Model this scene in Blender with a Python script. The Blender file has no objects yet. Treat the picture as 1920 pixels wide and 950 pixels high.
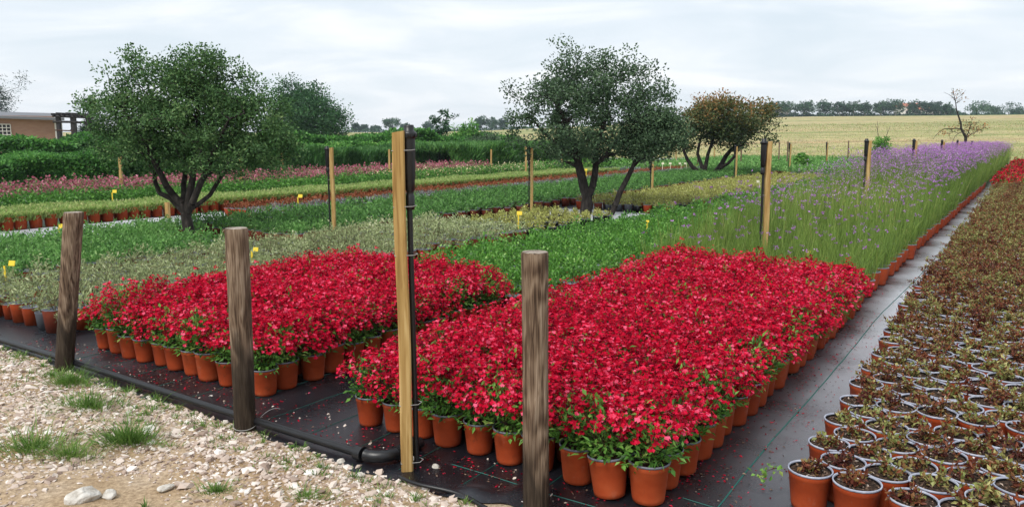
import bpy, math, random
import numpy as np
from mathutils import Vector, Matrix

R = math.radians
rng = np.random.default_rng(7)
random.seed(7)
scene = bpy.context.scene
COL = scene.collection

# ------------------------------------------------------------------ camera
CAM_H = 1.5
PITCH = math.atan(220 / 1440)
cd = bpy.data.cameras.new("camera")
cam = bpy.data.objects.new("camera", cd)
COL.objects.link(cam)
cam.location = (0, 0, CAM_H)
cam.rotation_euler = (math.pi / 2 - PITCH, 0, 0)
cd.sensor_fit = 'HORIZONTAL'
cd.sensor_width = 36
cd.lens = 27
cd.clip_start = 0.05
cd.clip_end = 6000
scene.camera = cam

# ------------------------------------------------------------------ sky and sun
SUN_EL, SUN_AZ = R(52), R(215)          # azimuth clockwise from +Y: behind the camera on the left
w = bpy.data.worlds.new("World")
scene.world = w
w.use_nodes = True
nt = w.node_tree
nt.nodes.clear()
def N(tree, t, **kw):
    n = tree.nodes.new(t)
    for k, v in kw.items():
        setattr(n, k, v)
    return n
out = N(nt, 'ShaderNodeOutputWorld')
bg = N(nt, 'ShaderNodeBackground')
sky = N(nt, 'ShaderNodeTexSky', sky_type='NISHITA', sun_disc=False)
sky.sun_elevation = SUN_EL
sky.sun_rotation = SUN_AZ
sky.air_density = 1.2
sky.dust_density = 2.0
skym = N(nt, 'ShaderNodeVectorMath', operation='SCALE')
skym.inputs['Scale'].default_value = 1.0
nt.links.new(sky.outputs[0], skym.inputs[0])
tc = N(nt, 'ShaderNodeTexCoord')
sep = N(nt, 'ShaderNodeSeparateXYZ')
nt.links.new(tc.outputs['Generated'], sep.inputs[0])
za = N(nt, 'ShaderNodeMath', operation='ABSOLUTE'); nt.links.new(sep.outputs[2], za.inputs[0])
zb = N(nt, 'ShaderNodeMath', operation='ADD'); nt.links.new(za.outputs[0], zb.inputs[0]); zb.inputs[1].default_value = 0.16
dx = N(nt, 'ShaderNodeMath', operation='DIVIDE'); nt.links.new(sep.outputs[0], dx.inputs[0]); nt.links.new(zb.outputs[0], dx.inputs[1])
dy = N(nt, 'ShaderNodeMath', operation='DIVIDE'); nt.links.new(sep.outputs[1], dy.inputs[0]); nt.links.new(zb.outputs[0], dy.inputs[1])
cmb = N(nt, 'ShaderNodeCombineXYZ'); nt.links.new(dx.outputs[0], cmb.inputs[0]); nt.links.new(dy.outputs[0], cmb.inputs[1])
mp = N(nt, 'ShaderNodeMapping'); mp.inputs['Scale'].default_value = (0.75, 1.0, 1); mp.inputs['Location'].default_value = (3.3, 1.7, 0)
mp.inputs['Rotation'].default_value = (0, 0, R(12))
nt.links.new(cmb.outputs[0], mp.inputs[0])
nz = N(nt, 'ShaderNodeTexNoise'); nz.inputs['Scale'].default_value = 1.25; nz.inputs['Detail'].default_value = 7; nz.inputs['Roughness'].default_value = 0.52
nz.inputs['Distortion'].default_value = 0.5
nt.links.new(mp.outputs[0], nz.inputs['Vector'])
cr = N(nt, 'ShaderNodeValToRGB')
cr.color_ramp.elements[0].position = 0.38; cr.color_ramp.elements[0].color = (0.65, 0.735, 0.81, 1)
cr.color_ramp.elements[1].position = 0.63; cr.color_ramp.elements[1].color = (0.90, 0.925, 0.955, 1)
e = cr.color_ramp.elements.new(0.5); e.color = (0.735, 0.80, 0.865, 1)
nt.links.new(nz.outputs[0], cr.inputs[0])
hz = N(nt, 'ShaderNodeMapRange'); hz.inputs['From Min'].default_value = 0.0; hz.inputs['From Max'].default_value = 0.16
hz.inputs['To Min'].default_value = 0.5; hz.inputs['To Max'].default_value = 0.0
nt.links.new(za.outputs[0], hz.inputs[0])
mh = N(nt, 'ShaderNodeMix', data_type='RGBA'); mh.inputs[7].default_value = (0.84, 0.87, 0.905, 1)
nt.links.new(hz.outputs[0], mh.inputs[0]); nt.links.new(cr.outputs[0], mh.inputs[6])
# a bright cloud sheet over the physical sky
c10 = N(nt, 'ShaderNodeVectorMath', operation='SCALE'); c10.inputs['Scale'].default_value = 9.0
nt.links.new(mh.outputs[2], c10.inputs[0])
mx = N(nt, 'ShaderNodeMix', data_type='RGBA'); mx.inputs[0].default_value = 0.93
nt.links.new(skym.outputs[0], mx.inputs[6]); nt.links.new(c10.outputs[0], mx.inputs[7])
nt.links.new(mx.outputs[2], bg.inputs[0])
bg.inputs[1].default_value = 0.062
nt.links.new(bg.outputs[0], out.inputs[0])

sl = bpy.data.lights.new("sun", 'SUN')
sl.energy = 1.5
sl.angle = R(22)
sl.color = (1.0, 0.96, 0.9)
sun = bpy.data.objects.new("sun", sl)
COL.objects.link(sun)
sd = Vector((math.sin(SUN_AZ) * math.cos(SUN_EL), math.cos(SUN_AZ) * math.cos(SUN_EL), math.sin(SUN_EL)))
sun.rotation_euler = sd.to_track_quat('Z', 'Y').to_euler()
sun.location = sd * 50

scene.view_settings.view_transform = 'Standard'
scene.view_settings.look = 'None'
scene.view_settings.gamma = 1
scene.view_settings.use_curve_mapping = False
scene.view_settings.exposure = 1.1
scene.render.engine = 'CYCLES'
scene.cycles.max_bounces = 6
scene.cycles.diffuse_bounces = 3
scene.cycles.glossy_bounces = 2
scene.cycles.transmission_bounces = 3
scene.cycles.transparent_max_bounces = 4
scene.cycles.volume_bounces = 0
scene.cycles.caustics_reflective = False
scene.cycles.caustics_refractive = False

# ------------------------------------------------------------------ layout: beds run along s, across t
AZ = R(34.2)
SA, CA = math.sin(AZ), math.cos(AZ)
def ST(s, t, z=0.0):
    return (s * SA + t * CA, s * CA - t * SA, z)
def STa(s, t, z=0.0):
    s = np.asarray(s, float); t = np.asarray(t, float)
    return np.stack([s * SA + t * CA, s * CA - t * SA, np.zeros_like(s) + z], -1)
CP, SP = math.cos(PITCH), math.sin(PITCH)
def terrain(x, y):
    x = np.asarray(x, float); y = np.asarray(y, float)
    r = np.hypot(x, y)
    phi = x / np.maximum(y, 1.0)
    k = np.clip((phi + 0.15) / 0.55, 0, 1)
    k = k * k * (3 - 2 * k)
    slope = 0.0125 + k * 0.0235
    front = np.clip((y - 5) / 40, 0, 1)
    d = np.clip(r - 48, 0, 225)
    h = slope * (np.sqrt(d * d + 100) - 10) * front
    h = h - 0.012 * np.clip(r - 330, 0, None) * front
    return h
def az_pos(px, dist):                   # a far spot: bearing given by the lens column, ground distance in metres
    u = (px - 960) / 1440
    x, y = u * dist * CP, dist
    return x, y, float(terrain(x, y))

# ------------------------------------------------------------------ materials
MATS = {}
def newmat(name):
    m = bpy.data.materials.new(name); m.use_nodes = True
    t = m.node_tree; t.nodes.clear()
    o = t.nodes.new('ShaderNodeOutputMaterial'); b = t.nodes.new('ShaderNodeBsdfPrincipled')
    t.links.new(b.outputs[0], o.inputs[0])
    MATS[name] = m
    return m, t, b, o
def ramp(t, cols, pos=None):
    r = t.nodes.new('ShaderNodeValToRGB')
    n = len(cols)
    pos = pos or [i / (n - 1) for i in range(n)]
    while len(r.color_ramp.elements) < n: r.color_ramp.elements.new(0.5)
    for e, c, p in zip(r.color_ramp.elements, cols, pos):
        e.position = p; e.color = (*c, 1)
    return r
def leafmat(name, cols, pos=None, rough=0.55, trans=0.3, objvar=0.25, spec=0.35, tcol=1.25):
    m, t, b, o = newmat(name)
    a = t.nodes.new('ShaderNodeAttribute'); a.attribute_name = 'tone'
    oi = t.nodes.new('ShaderNodeObjectInfo')
    mr = t.nodes.new('ShaderNodeMapRange'); mr.inputs['To Min'].default_value = -objvar / 2; mr.inputs['To Max'].default_value = objvar / 2
    t.links.new(oi.outputs['Random'], mr.inputs[0])
    ad = t.nodes.new('ShaderNodeMath'); ad.operation = 'ADD'
    t.links.new(a.outputs['Fac'], ad.inputs[0]); t.links.new(mr.outputs[0], ad.inputs[1])
    r = ramp(t, cols, pos); t.links.new(ad.outputs[0], r.inputs[0])
    t.links.new(r.outputs[0], b.inputs['Base Color'])
    b.inputs['Roughness'].default_value = rough
    b.inputs['Specular IOR Level'].default_value = spec
    if trans > 0:
        tr = t.nodes.new('ShaderNodeBsdfTranslucent')
        sc = t.nodes.new('ShaderNodeVectorMath'); sc.operation = 'SCALE'; sc.inputs['Scale'].default_value = tcol
        t.links.new(r.outputs[0], sc.inputs[0]); t.links.new(sc.outputs[0], tr.inputs[0])
        mixs = t.nodes.new('ShaderNodeMixShader'); mixs.inputs[0].default_value = trans
        t.links.new(b.outputs[0], mixs.inputs[1]); t.links.new(tr.outputs[0], mixs.inputs[2])
        t.links.new(mixs.outputs[0], o.inputs[0])
    return m
def noisemat(name, cols, pos=None, scale=(10, 10, 10), detail=5, rough=0.8, bump=0.0, bscale=None, spec=0.3, coord='Object', rvar=0.0, dist=0.0, objvar=0.0, nrough=0.55):
    m, t, b, o = newmat(name)
    c = t.nodes.new('ShaderNodeTexCoord')
    mpn = t.nodes.new('ShaderNodeMapping'); mpn.inputs['Scale'].default_value = scale
    t.links.new(c.outputs[coord], mpn.inputs[0])
    n = t.nodes.new('ShaderNodeTexNoise'); n.inputs['Scale'].default_value = 1; n.inputs['Detail'].default_value = detail
    n.inputs['Distortion'].default_value = dist; n.inputs['Roughness'].default_value = nrough
    t.links.new(mpn.outputs[0], n.inputs['Vector'])
    r = ramp(t, cols, pos)
    if objvar:
        oi = t.nodes.new('ShaderNodeObjectInfo')
        mr = t.nodes.new('ShaderNodeMapRange'); mr.inputs['To Min'].default_value = -objvar / 2; mr.inputs['To Max'].default_value = objvar / 2
        t.links.new(oi.outputs['Random'], mr.inputs[0])
        ad = t.nodes.new('ShaderNodeMath'); ad.operation = 'ADD'
        t.links.new(n.outputs[0], ad.inputs[0]); t.links.new(mr.outputs[0], ad.inputs[1])
        t.links.new(ad.outputs[0], r.inputs[0])
    else:
        t.links.new(n.outputs[0], r.inputs[0])
    t.links.new(r.outputs[0], b.inputs['Base Color'])
    b.inputs['Roughness'].default_value = rough
    b.inputs['Specular IOR Level'].default_value = spec
    if bump:
        bn = t.nodes.new('ShaderNodeBump'); bn.inputs['Strength'].default_value = bump; bn.inputs['Distance'].default_value = 0.01
        src = n
        if bscale:
            src = t.nodes.new('ShaderNodeTexNoise'); src.inputs['Scale'].default_value = bscale; src.inputs['Detail'].default_value = 4
            t.links.new(c.outputs[coord], src.inputs['Vector'])
        t.links.new(src.outputs[0], bn.inputs['Height']); t.links.new(bn.outputs[0], b.inputs['Normal'])
    return m

# ------------------------------------------------------------------ mesh builder
class MB:
    def __init__(s):
        s.V = []; s.L = []; s.C = []; s.M = []; s.T = []; s.S = []; s.n = 0
    def add(s, verts, faces, mat=0, tone=0.5, smooth=False):
        """faces: (m,k) int array with k corners, indices local to verts"""
        verts = np.asarray(verts, float).reshape(-1, 3); faces = np.asarray(faces, np.int64)
        m, k = faces.shape
        s.V.append(verts); s.L.append((faces + s.n).ravel()); s.C.append(np.full(m, k))
        s.M.append(np.broadcast_to(np.asarray(mat), (m,)).copy())
        s.T.append(np.broadcast_to(np.asarray(tone, float), (m,)).copy())
        s.S.append(np.full(m, smooth))
        s.n += len(verts)
        return s
    def arrays(s):
        return np.concatenate(s.V), np.concatenate(s.L), np.concatenate(s.C), np.concatenate(s.M), np.concatenate(s.T), np.concatenate(s.S)
    def mesh(s, name, mats):
        V, L, C, M, T, S = s.arrays()
        me = bpy.data.meshes.new(name)
        me.vertices.add(len(V)); me.vertices.foreach_set('co', V.astype(np.float32).ravel())
        me.loops.add(len(L)); me.loops.foreach_set('vertex_index', L.astype(np.int32))
        me.polygons.add(len(C))
        st = np.zeros(len(C), np.int32); st[1:] = np.cumsum(C)[:-1]
        me.polygons.foreach_set('loop_start', st)
        me.polygons.foreach_set('material_index', M.astype(np.int32))
        me.polygons.foreach_set('use_smooth', S.astype(bool))
        a = me.attributes.new('tone', 'FLOAT', 'FACE'); a.data.foreach_set('value', T.astype(np.float32))
        for m in (mats if isinstance(mats, (list, tuple)) else [mats]):
            me.materials.append(MATS[m] if isinstance(m, str) else m)
        me.update(calc_edges=True)
        return me
    def build(s, name, mats, parent=None, loc=None):
        return put(name, s.mesh(name, mats), parent, loc)
    # --- shapes
    def box(s, c, size, mat=0, tone=0.5, rz=0.0):
        x, y, z = np.array(size) / 2
        v = np.array([(-x,-y,-z),(x,-y,-z),(x,y,-z),(-x,y,-z),(-x,-y,z),(x,-y,z),(x,y,z),(-x,y,z)], float)
        if rz:
            cr_, sr_ = math.cos(rz), math.sin(rz)
            v = np.stack([v[:,0]*cr_ - v[:,1]*sr_, v[:,0]*sr_ + v[:,1]*cr_, v[:,2]], -1)
        v = v + np.array(c)
        return s.add(v, [(0,3,2,1),(4,5,6,7),(0,1,5,4),(1,2,6,5),(2,3,7,6),(3,0,4,7)], mat, tone)
    def lathe(s, prof, seg=20, mat=0, tone=0.5, center=(0,0,0), smooth=True):
        prof = np.asarray(prof, float); n = len(prof)
        a = np.linspace(0, 2*math.pi, seg, endpoint=False)
        v = np.stack([np.outer(prof[:,0], np.cos(a)), np.outer(prof[:,0], np.sin(a)), np.repeat(prof[:,1][:,None], seg, 1)], -1).reshape(-1,3) + np.array(center)
        i = np.arange(n-1)[:,None]*seg; j = np.arange(seg)[None]; j2 = (j+1) % seg
        f = np.stack([i+j, i+j2, i+seg+j2, i+seg+j], -1).reshape(-1,4)
        return s.add(v, f, mat, tone, smooth)
    def tube(s, path, rad, seg=8, mat=0, tone=0.5, cap=True, smooth=True):
        P = np.asarray(path, float); n = len(P)
        r = np.broadcast_to(np.asarray(rad, float), (n,))
        T = np.gradient(P, axis=0); T /= np.linalg.norm(T, axis=1)[:,None] + 1e-9
        up = np.array([0,0,1.0]) if abs(T[0][2]) < 0.9 else np.array([1.0,0,0])
        A = np.cross(T, up); A /= np.linalg.norm(A, axis=1)[:,None] + 1e-9
        B = np.cross(T, A)
        a = np.linspace(0, 2*math.pi, seg, endpoint=False)
        v = P[:,None] + r[:,None,None]*(A[:,None]*np.cos(a)[None,:,None] + B[:,None]*np.sin(a)[None,:,None])
        i = np.arange(n-1)[:,None]*seg; j = np.arange(seg)[None]; j2 = (j+1) % seg
        f = np.stack([i+j, i+j2, i+seg+j2, i+seg+j], -1).reshape(-1,4)[:, ::-1]
        s.add(v.reshape(-1,3), f, mat, tone, smooth)
        if cap:
            s.add(v[0], np.arange(seg)[None], mat, tone); s.add(v[-1], np.arange(seg)[None][:, ::-1], mat, tone)
        return s
    def frusta(s, P0, P1, R0, R1, seg=5, mat=0, tone=0.5):
        P0, P1 = np.asarray(P0, float), np.asarray(P1, float); m = len(P0)
        if m == 0: return s
        D = P1 - P0; D /= np.linalg.norm(D, axis=1)[:,None] + 1e-9
        up = np.where(np.abs(D[:,2:3]) < 0.9, np.array([[0,0,1.0]]), np.array([[1.0,0,0]]))
        A = np.cross(D, up); A /= np.linalg.norm(A, axis=1)[:,None] + 1e-9
        B = np.cross(D, A)
        a = np.linspace(0, 2*math.pi, seg, endpoint=False)
        ring = A[:,None]*np.cos(a)[None,:,None] + B[:,None]*np.sin(a)[None,:,None]
        v = np.concatenate([P0[:,None] + ring*np.asarray(R0)[:,None,None], P1[:,None] + ring*np.asarray(R1)[:,None,None]], 1)
        j = np.arange(seg); j2 = (j+1) % seg
        f0 = np.stack([j, seg+j, seg+j2, j2], -1)
        f = (np.arange(m)[:,None,None]*2*seg + f0[None]).reshape(-1,4)
        if np.ndim(tone): tone = np.repeat(tone, seg)
        return s.add(v.reshape(-1,3), f, mat, tone, True)
    def leaves(s, P, D, L, W, mat=0, tone=0.5, fold=0.25, upish=None):
        """one folded rhombic leaf per point: base, side, tip, side"""
        P = np.asarray(P, float); m = len(P)
        D = np.asarray(D, float); D = D / (np.linalg.norm(D, axis=1)[:,None] + 1e-9)
        Q = rng.normal(size=(m,3))
        if upish is not None: Q = Q*(1-upish) + np.array([0,0,1.0])*upish*1.5
        A = np.cross(D, Q); A /= np.linalg.norm(A, axis=1)[:,None] + 1e-9
        U = np.cross(A, D)
        L = np.broadcast_to(np.asarray(L, float), (m,))[:,None]; W = np.broadcast_to(np.asarray(W, float), (m,))[:,None]
        v = np.stack([P, P + D*L*0.45 + A*W*0.5 + U*W*fold, P + D*L, P + D*L*0.45 - A*W*0.5 + U*W*fold], 1).reshape(-1,3)
        f = np.arange(4*m).reshape(m,4)
        return s.add(v, f, mat, tone)
    def blades(s, P, D, L, W, bend=0.3, mat=0, tone=0.5):
        """grass blade: quad + tip triangle, bent over"""
        P = np.asarray(P, float); m = len(P)
        D = np.asarray(D, float); D = D / (np.linalg.norm(D, axis=1)[:,None] + 1e-9)
        th = rng.uniform(0, 2*math.pi, m); A = np.stack([np.cos(th), np.sin(th), np.zeros(m)], -1)
        L = np.broadcast_to(np.asarray(L, float), (m,))[:,None]; W = np.broadcast_to(np.asarray(W, float), (m,))[:,None]
        H = D*np.array([1,1,0]); H = H/(np.linalg.norm(H, axis=1)[:,None]+1e-6)
        mid = P + D*L*0.55
        tip = mid + (D + H*bend - np.array([0,0,1.0])*bend*0.5)*L*0.45
        v = np.stack([P - A*W*0.5, P + A*W*0.5, mid + A*W*0.4, mid - A*W*0.4, tip], 1).reshape(-1,3)
        b = np.arange(m)[:,None]*5
        s.add(v, b + np.array([[0,1,2,3]]), mat, tone)
        # tips share the blade's vertices
        s.L.append((b + np.array([[3,2,4]]) + s.n - 5*m).ravel()); s.C.append(np.full(m,3))
        s.M.append(np.broadcast_to(np.asarray(mat),(m,)).copy()); s.T.append(np.broadcast_to(np.asarray(tone,float),(m,)).copy()); s.S.append(np.full(m,False))
        return s
    def stamp(s, other, pos, rz, sc, tone_var=0.12, tilt=0.0):
        """repeat another builder's arrays at many positions (joined geometry)"""
        V, L, C, M, T, S = other.arrays()
        n = len(pos); nv = len(V)
        c_, s_ = np.cos(rz)[:,None], np.sin(rz)[:,None]
        sc = np.broadcast_to(np.asarray(sc, float), (n,))[:,None]
        X = (V[None,:,0]*c_ - V[None,:,1]*s_)*sc; Y = (V[None,:,0]*s_ + V[None,:,1]*c_)*sc; Z = np.repeat(V[None,:,2], n, 0)*sc
        vv = np.stack([X, Y, Z], -1) + np.asarray(pos)[:,None]
        s.V.append(vv.reshape(-1,3))
        s.L.append((L[None] + (np.arange(n)*nv)[:,None] + s.n).ravel())
        s.C.append(np.tile(C, n)); s.M.append(np.tile(M, n)); s.S.append(np.tile(S, n))
        s.T.append((np.tile(T, n).reshape(n,-1) + rng.normal(0, tone_var, n)[:,None]).ravel())
        s.n += n*nv
        return s

def put(name, me, parent=None, loc=None):
    o = bpy.data.objects.new(name, me); COL.objects.link(o)
    if parent is not None: o.parent = parent
    if loc is not None: o.location = loc
    return o
def empty(name, loc=(0,0,0), rz=0.0, sc=1.0):
    o = bpy.data.objects.new(name, None); COL.objects.link(o)
    o.location = loc; o.rotation_euler = (0, 0, rz); o.scale = (sc, sc, sc)
    o.empty_display_size = 0.1
    return o
def tag(o, label=None, cat=None, group=None, kind=None):
    if label: o['label'] = label
    if cat: o['category'] = cat
    if group: o['group'] = group
    if kind: o['kind'] = kind
    return o
_ON = ['first','second','third','fourth','fifth','sixth','seventh','eighth','ninth','tenth','eleventh','twelfth','thirteenth','fourteenth','fifteenth','sixteenth','seventeenth','eighteenth','nineteenth']
_TENS = ['twenty','thirty','forty','fifty','sixty','seventy','eighty','ninety','hundred']
ORD = _ON + [(_TENS[k//10] + ('-' + _ON[k % 10 - 1] if k % 10 else '')).replace('tyQ','') if k % 10 else _TENS[k//10][:-1] + 'ieth' for k in range(80)] + ['hundredth'] + ['hundred and ' + q for q in _ON]
def unit(n, up=0.0):
    v = rng.normal(size=(n,3)); v[:,2] += up
    return v/(np.linalg.norm(v, axis=1)[:,None]+1e-9)
def tn(n, m=0.5, sd_=0.18):
    return np.clip(rng.normal(m, sd_, n), 0.02, 0.98)

def dusty(name, col, scale, lo, hi, amt):
    m = MATS[name]; t = m.node_tree; b = next(n for n in t.nodes if n.type == 'BSDF_PRINCIPLED')
    src = b.inputs['Base Color'].links[0].from_socket
    c = t.nodes.new('ShaderNodeTexCoord'); oi = t.nodes.new('ShaderNodeObjectInfo')
    ad = t.nodes.new('ShaderNodeVectorMath'); ad.operation = 'ADD'; t.links.new(c.outputs['Object'], ad.inputs[0]); t.links.new(oi.outputs['Location'], ad.inputs[1])
    n = t.nodes.new('ShaderNodeTexNoise'); n.inputs['Scale'].default_value = scale; n.inputs['Detail'].default_value = 7; n.inputs['Roughness'].default_value = 0.7
    t.links.new(ad.outputs[0], n.inputs['Vector'])
    mr = t.nodes.new('ShaderNodeMapRange'); mr.inputs['From Min'].default_value = lo; mr.inputs['From Max'].default_value = hi; mr.inputs['To Max'].default_value = amt
    t.links.new(n.outputs[0], mr.inputs[0])
    mx_ = t.nodes.new('ShaderNodeMix'); mx_.data_type = 'RGBA'; mx_.inputs[7].default_value = (*col, 1)
    t.links.new(mr.outputs[0], mx_.inputs[0]); t.links.new(src, mx_.inputs[6]); t.links.new(mx_.outputs[2], b.inputs['Base Color'])
# material set
noisemat('terracotta', [(0.28,0.040,0.010),(0.39,0.060,0.015),(0.46,0.088,0.026)], [0.2,0.55,0.85], scale=(9,9,14), rough=0.62, bump=0.08, bscale=60, spec=0.3, objvar=0.35)
noisemat('old_terracotta', [(0.17,0.035,0.018),(0.26,0.055,0.026),(0.34,0.09,0.045)], [0.2,0.55,0.85], scale=(9,9,14), rough=0.7, objvar=0.4)
noisemat('rim_plastic', [(0.20,0.22,0.29),(0.34,0.36,0.44),(0.52,0.54,0.61)], [0.25,0.5,0.8], scale=(25,25,25), rough=0.42, spec=0.5)
noisemat('rim_dark', [(0.10,0.11,0.14),(0.16,0.17,0.21),(0.28,0.29,0.33)], [0.25,0.5,0.8], scale=(25,25,25), rough=0.42, spec=0.5)
noisemat('black_plastic', [(0.004,0.004,0.005),(0.012,0.012,0.014)], scale=(14,14,14), rough=0.4, spec=0.5, bump=0.05, bscale=40)
noisemat('grey_plastic', [(0.07,0.075,0.085),(0.13,0.135,0.15)], scale=(14,14,14), rough=0.5, spec=0.4)
noisemat('soil', [(0.010,0.007,0.005),(0.035,0.022,0.015),(0.10,0.065,0.045),(0.22,0.15,0.11)], [0.3,0.5,0.66,0.8], scale=(70,70,70), rough=0.95, bump=0.5, bscale=120, spec=0.15)
dusty('terracotta', (0.40,0.22,0.15), 11, 0.58, 0.74, 0.35)
dusty('terracotta', (0.10,0.03,0.015), 17, 0.60, 0.70, 0.5)
leafmat('sage_leaf', [(0.03,0.09,0.015),(0.085,0.23,0.035),(0.18,0.38,0.065),(0.38,0.50,0.13)], [0.05,0.42,0.75,1.0], rough=0.5, trans=0.28)
leafmat('sage_flower', [(0.14,0.001,0.014),(0.50,0.003,0.026),(0.74,0.008,0.055),(0.92,0.15,0.27)], [0.0,0.32,0.68,1.0], rough=0.6, trans=0.4, objvar=0.2, spec=0.1, tcol=1.1)
leafmat('sage_calyx', [(0.05,0.008,0.012),(0.10,0.02,0.02),(0.10,0.09,0.03)], rough=0.6, trans=0.15)
leafmat('abelia_leaf', [(0.08,0.018,0.014),(0.25,0.075,0.035),(0.22,0.15,0.05),(0.20,0.25,0.07),(0.46,0.42,0.16)], [0.05,0.3,0.52,0.75,1.0], rough=0.45, trans=0.25, objvar=0.45)
leafmat('white_petal', [(0.7,0.55,0.52),(0.85,0.78,0.75)], trans=0.3)
noisemat('twig', [(0.03,0.014,0.010),(0.09,0.045,0.03)], scale=(30,30,30), rough=0.8)
leafmat('verbena_stem', [(0.06,0.11,0.02),(0.14,0.235,0.042),(0.23,0.325,0.065),(0.36,0.33,0.12)], [0.05,0.4,0.75,1.0], rough=0.6, trans=0.25, objvar=0.3)
leafmat('verbena_flower', [(0.22,0.07,0.27),(0.43,0.16,0.52),(0.57,0.28,0.66),(0.78,0.56,0.82)], [0.0,0.4,0.75,1.0], rough=0.6, trans=0.35, objvar=0.2)
leafmat('bright_leaf', [(0.035,0.105,0.016),(0.085,0.24,0.032),(0.16,0.365,0.058),(0.32,0.50,0.15)], [0.05,0.42,0.75,1.0], rough=0.42, trans=0.28)
leafmat('olive_leaf', [(0.14,0.12,0.06),(0.24,0.29,0.125),(0.38,0.44,0.21),(0.58,0.60,0.37)], [0.05,0.4,0.72,1.0], rough=0.6, trans=0.25, objvar=0.35)
leafmat('mid_leaf', [(0.045,0.12,0.028),(0.115,0.275,0.06),(0.19,0.39,0.10),(0.33,0.49,0.18)], [0.05,0.42,0.75,1.0], rough=0.55, trans=0.28, objvar=0.3)
leafmat('lime_leaf', [(0.15,0.11,0.045),(0.28,0.30,0.07),(0.45,0.46,0.13),(0.6,0.58,0.27)], [0.05,0.35,0.7,1.0], rough=0.55, trans=0.25, objvar=0.3)
leafmat('lawn_blade', [(0.09,0.19,0.035),(0.20,0.34,0.07),(0.33,0.43,0.13),(0.5,0.48,0.22)], [0.05,0.4,0.75,1.0], rough=0.6, trans=0.3)
leafmat('rust_leaf', [(0.12,0.035,0.015),(0.29,0.085,0.03),(0.40,0.16,0.06),(0.46,0.32,0.13)], [0.05,0.45,0.8,1.0], trans=0.25)
leafmat('silver_leaf', [(0.06,0.07,0.06),(0.16,0.19,0.17),(0.36,0.38,0.36),(0.55,0.55,0.52)], [0.05,0.4,0.75,1.0], trans=0.2)
leafmat('pink_flower', [(0.20,0.06,0.06),(0.42,0.12,0.16),(0.55,0.20,0.27),(0.68,0.38,0.42)], [0.05,0.42,0.78,1.0], trans=0.25)
leafmat('cream_flower', [(0.45,0.36,0.16),(0.66,0.55,0.30),(0.8,0.66,0.52)], trans=0.25)
leafmat('hedge_leaf', [(0.03,0.10,0.02),(0.075,0.23,0.04),(0.16,0.37,0.07),(0.32,0.50,0.14)], [0.05,0.42,0.78,1.0], trans=0.28)
leafmat('darkgrass_blade', [(0.03,0.10,0.028),(0.07,0.19,0.042),(0.12,0.27,0.06),(0.20,0.35,0.10)], [0.05,0.42,0.78,1.0], trans=0.25)
leafmat('oak_leaf', [(0.025,0.062,0.022),(0.062,0.14,0.045),(0.115,0.215,0.07),(0.21,0.31,0.12)], [0.05,0.42,0.78,1.0], rough=0.6, trans=0.24, spec=0.25)
leafmat('oak_leaf_grey', [(0.032,0.064,0.032),(0.08,0.14,0.068),(0.14,0.215,0.11),(0.26,0.34,0.19)], [0.05,0.42,0.78,1.0], rough=0.6, trans=0.24, spec=0.25)
leafmat('brown_tree_leaf', [(0.035,0.065,0.022),(0.09,0.12,0.035),(0.27,0.145,0.045),(0.46,0.18,0.055)], [0.1,0.4,0.66,1.0], rough=0.5, trans=0.2)
leafmat('tree_leaf', [(0.016,0.055,0.022),(0.036,0.115,0.04),(0.075,0.19,0.062),(0.15,0.28,0.11)], [0.05,0.42,0.78,1.0], trans=0.25)
leafmat('conifer_needle', [(0.008,0.024,0.02),(0.018,0.05,0.036),(0.035,0.08,0.055),(0.07,0.12,0.08)], trans=0.12)
leafmat('far_leaf', [(0.012,0.038,0.022),(0.026,0.075,0.036),(0.05,0.125,0.055),(0.10,0.18,0.085)], trans=0.2, objvar=0.4)
noisemat('bark', [(0.012,0.010,0.009),(0.035,0.029,0.025),(0.085,0.074,0.064)], [0.3,0.55,0.8], scale=(22,22,7), rough=0.9, bump=0.6, spec=0.2)
noisemat('pale_bark', [(0.18,0.17,0.15),(0.35,0.33,0.30)], scale=(6,6,3), rough=0.9)
leafmat('straw', [(0.20,0.17,0.07),(0.36,0.30,0.14),(0.52,0.44,0.24)], trans=0.25)
leafmat('weed_leaf', [(0.05,0.11,0.02),(0.11,0.22,0.04),(0.20,0.32,0.07),(0.42,0.42,0.17)], [0.05,0.42,0.78,1.0], trans=0.25)
noisemat('white_wall', [(0.62,0.61,0.58),(0.74,0.73,0.70)], scale=(2,2,2), rough=0.9)
noisemat('brick_wall', [(0.24,0.14,0.10),(0.33,0.20,0.145),(0.40,0.27,0.2)], scale=(3,3,9), rough=0.9)
noisemat('roof_sheet', [(0.12,0.125,0.14),(0.20,0.205,0.22)], scale=(1,1,1), rough=0.7)
noisemat('roof_tile', [(0.30,0.10,0.06),(0.42,0.17,0.10)], scale=(3,3,3), rough=0.85)
noisemat('dark_metal', [(0.015,0.013,0.016),(0.03,0.027,0.03)], scale=(5,5,5), rough=0.6)
noisemat('yellow_tag', [(0.72,0.50,0.03),(0.82,0.62,0.06)], scale=(12,12,12), rough=0.5)
noisemat('white_tag', [(0.62,0.60,0.42),(0.75,0.72,0.55)], scale=(12,12,12), rough=0.5)
noisemat('wire', [(0.28,0.27,0.25),(0.42,0.41,0.39)], scale=(20,20,20), rough=0.45)
noisemat('thread', [(0.008,0.085,0.07),(0.02,0.14,0.115)], scale=(6,6,6), rough=0.6)

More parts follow.
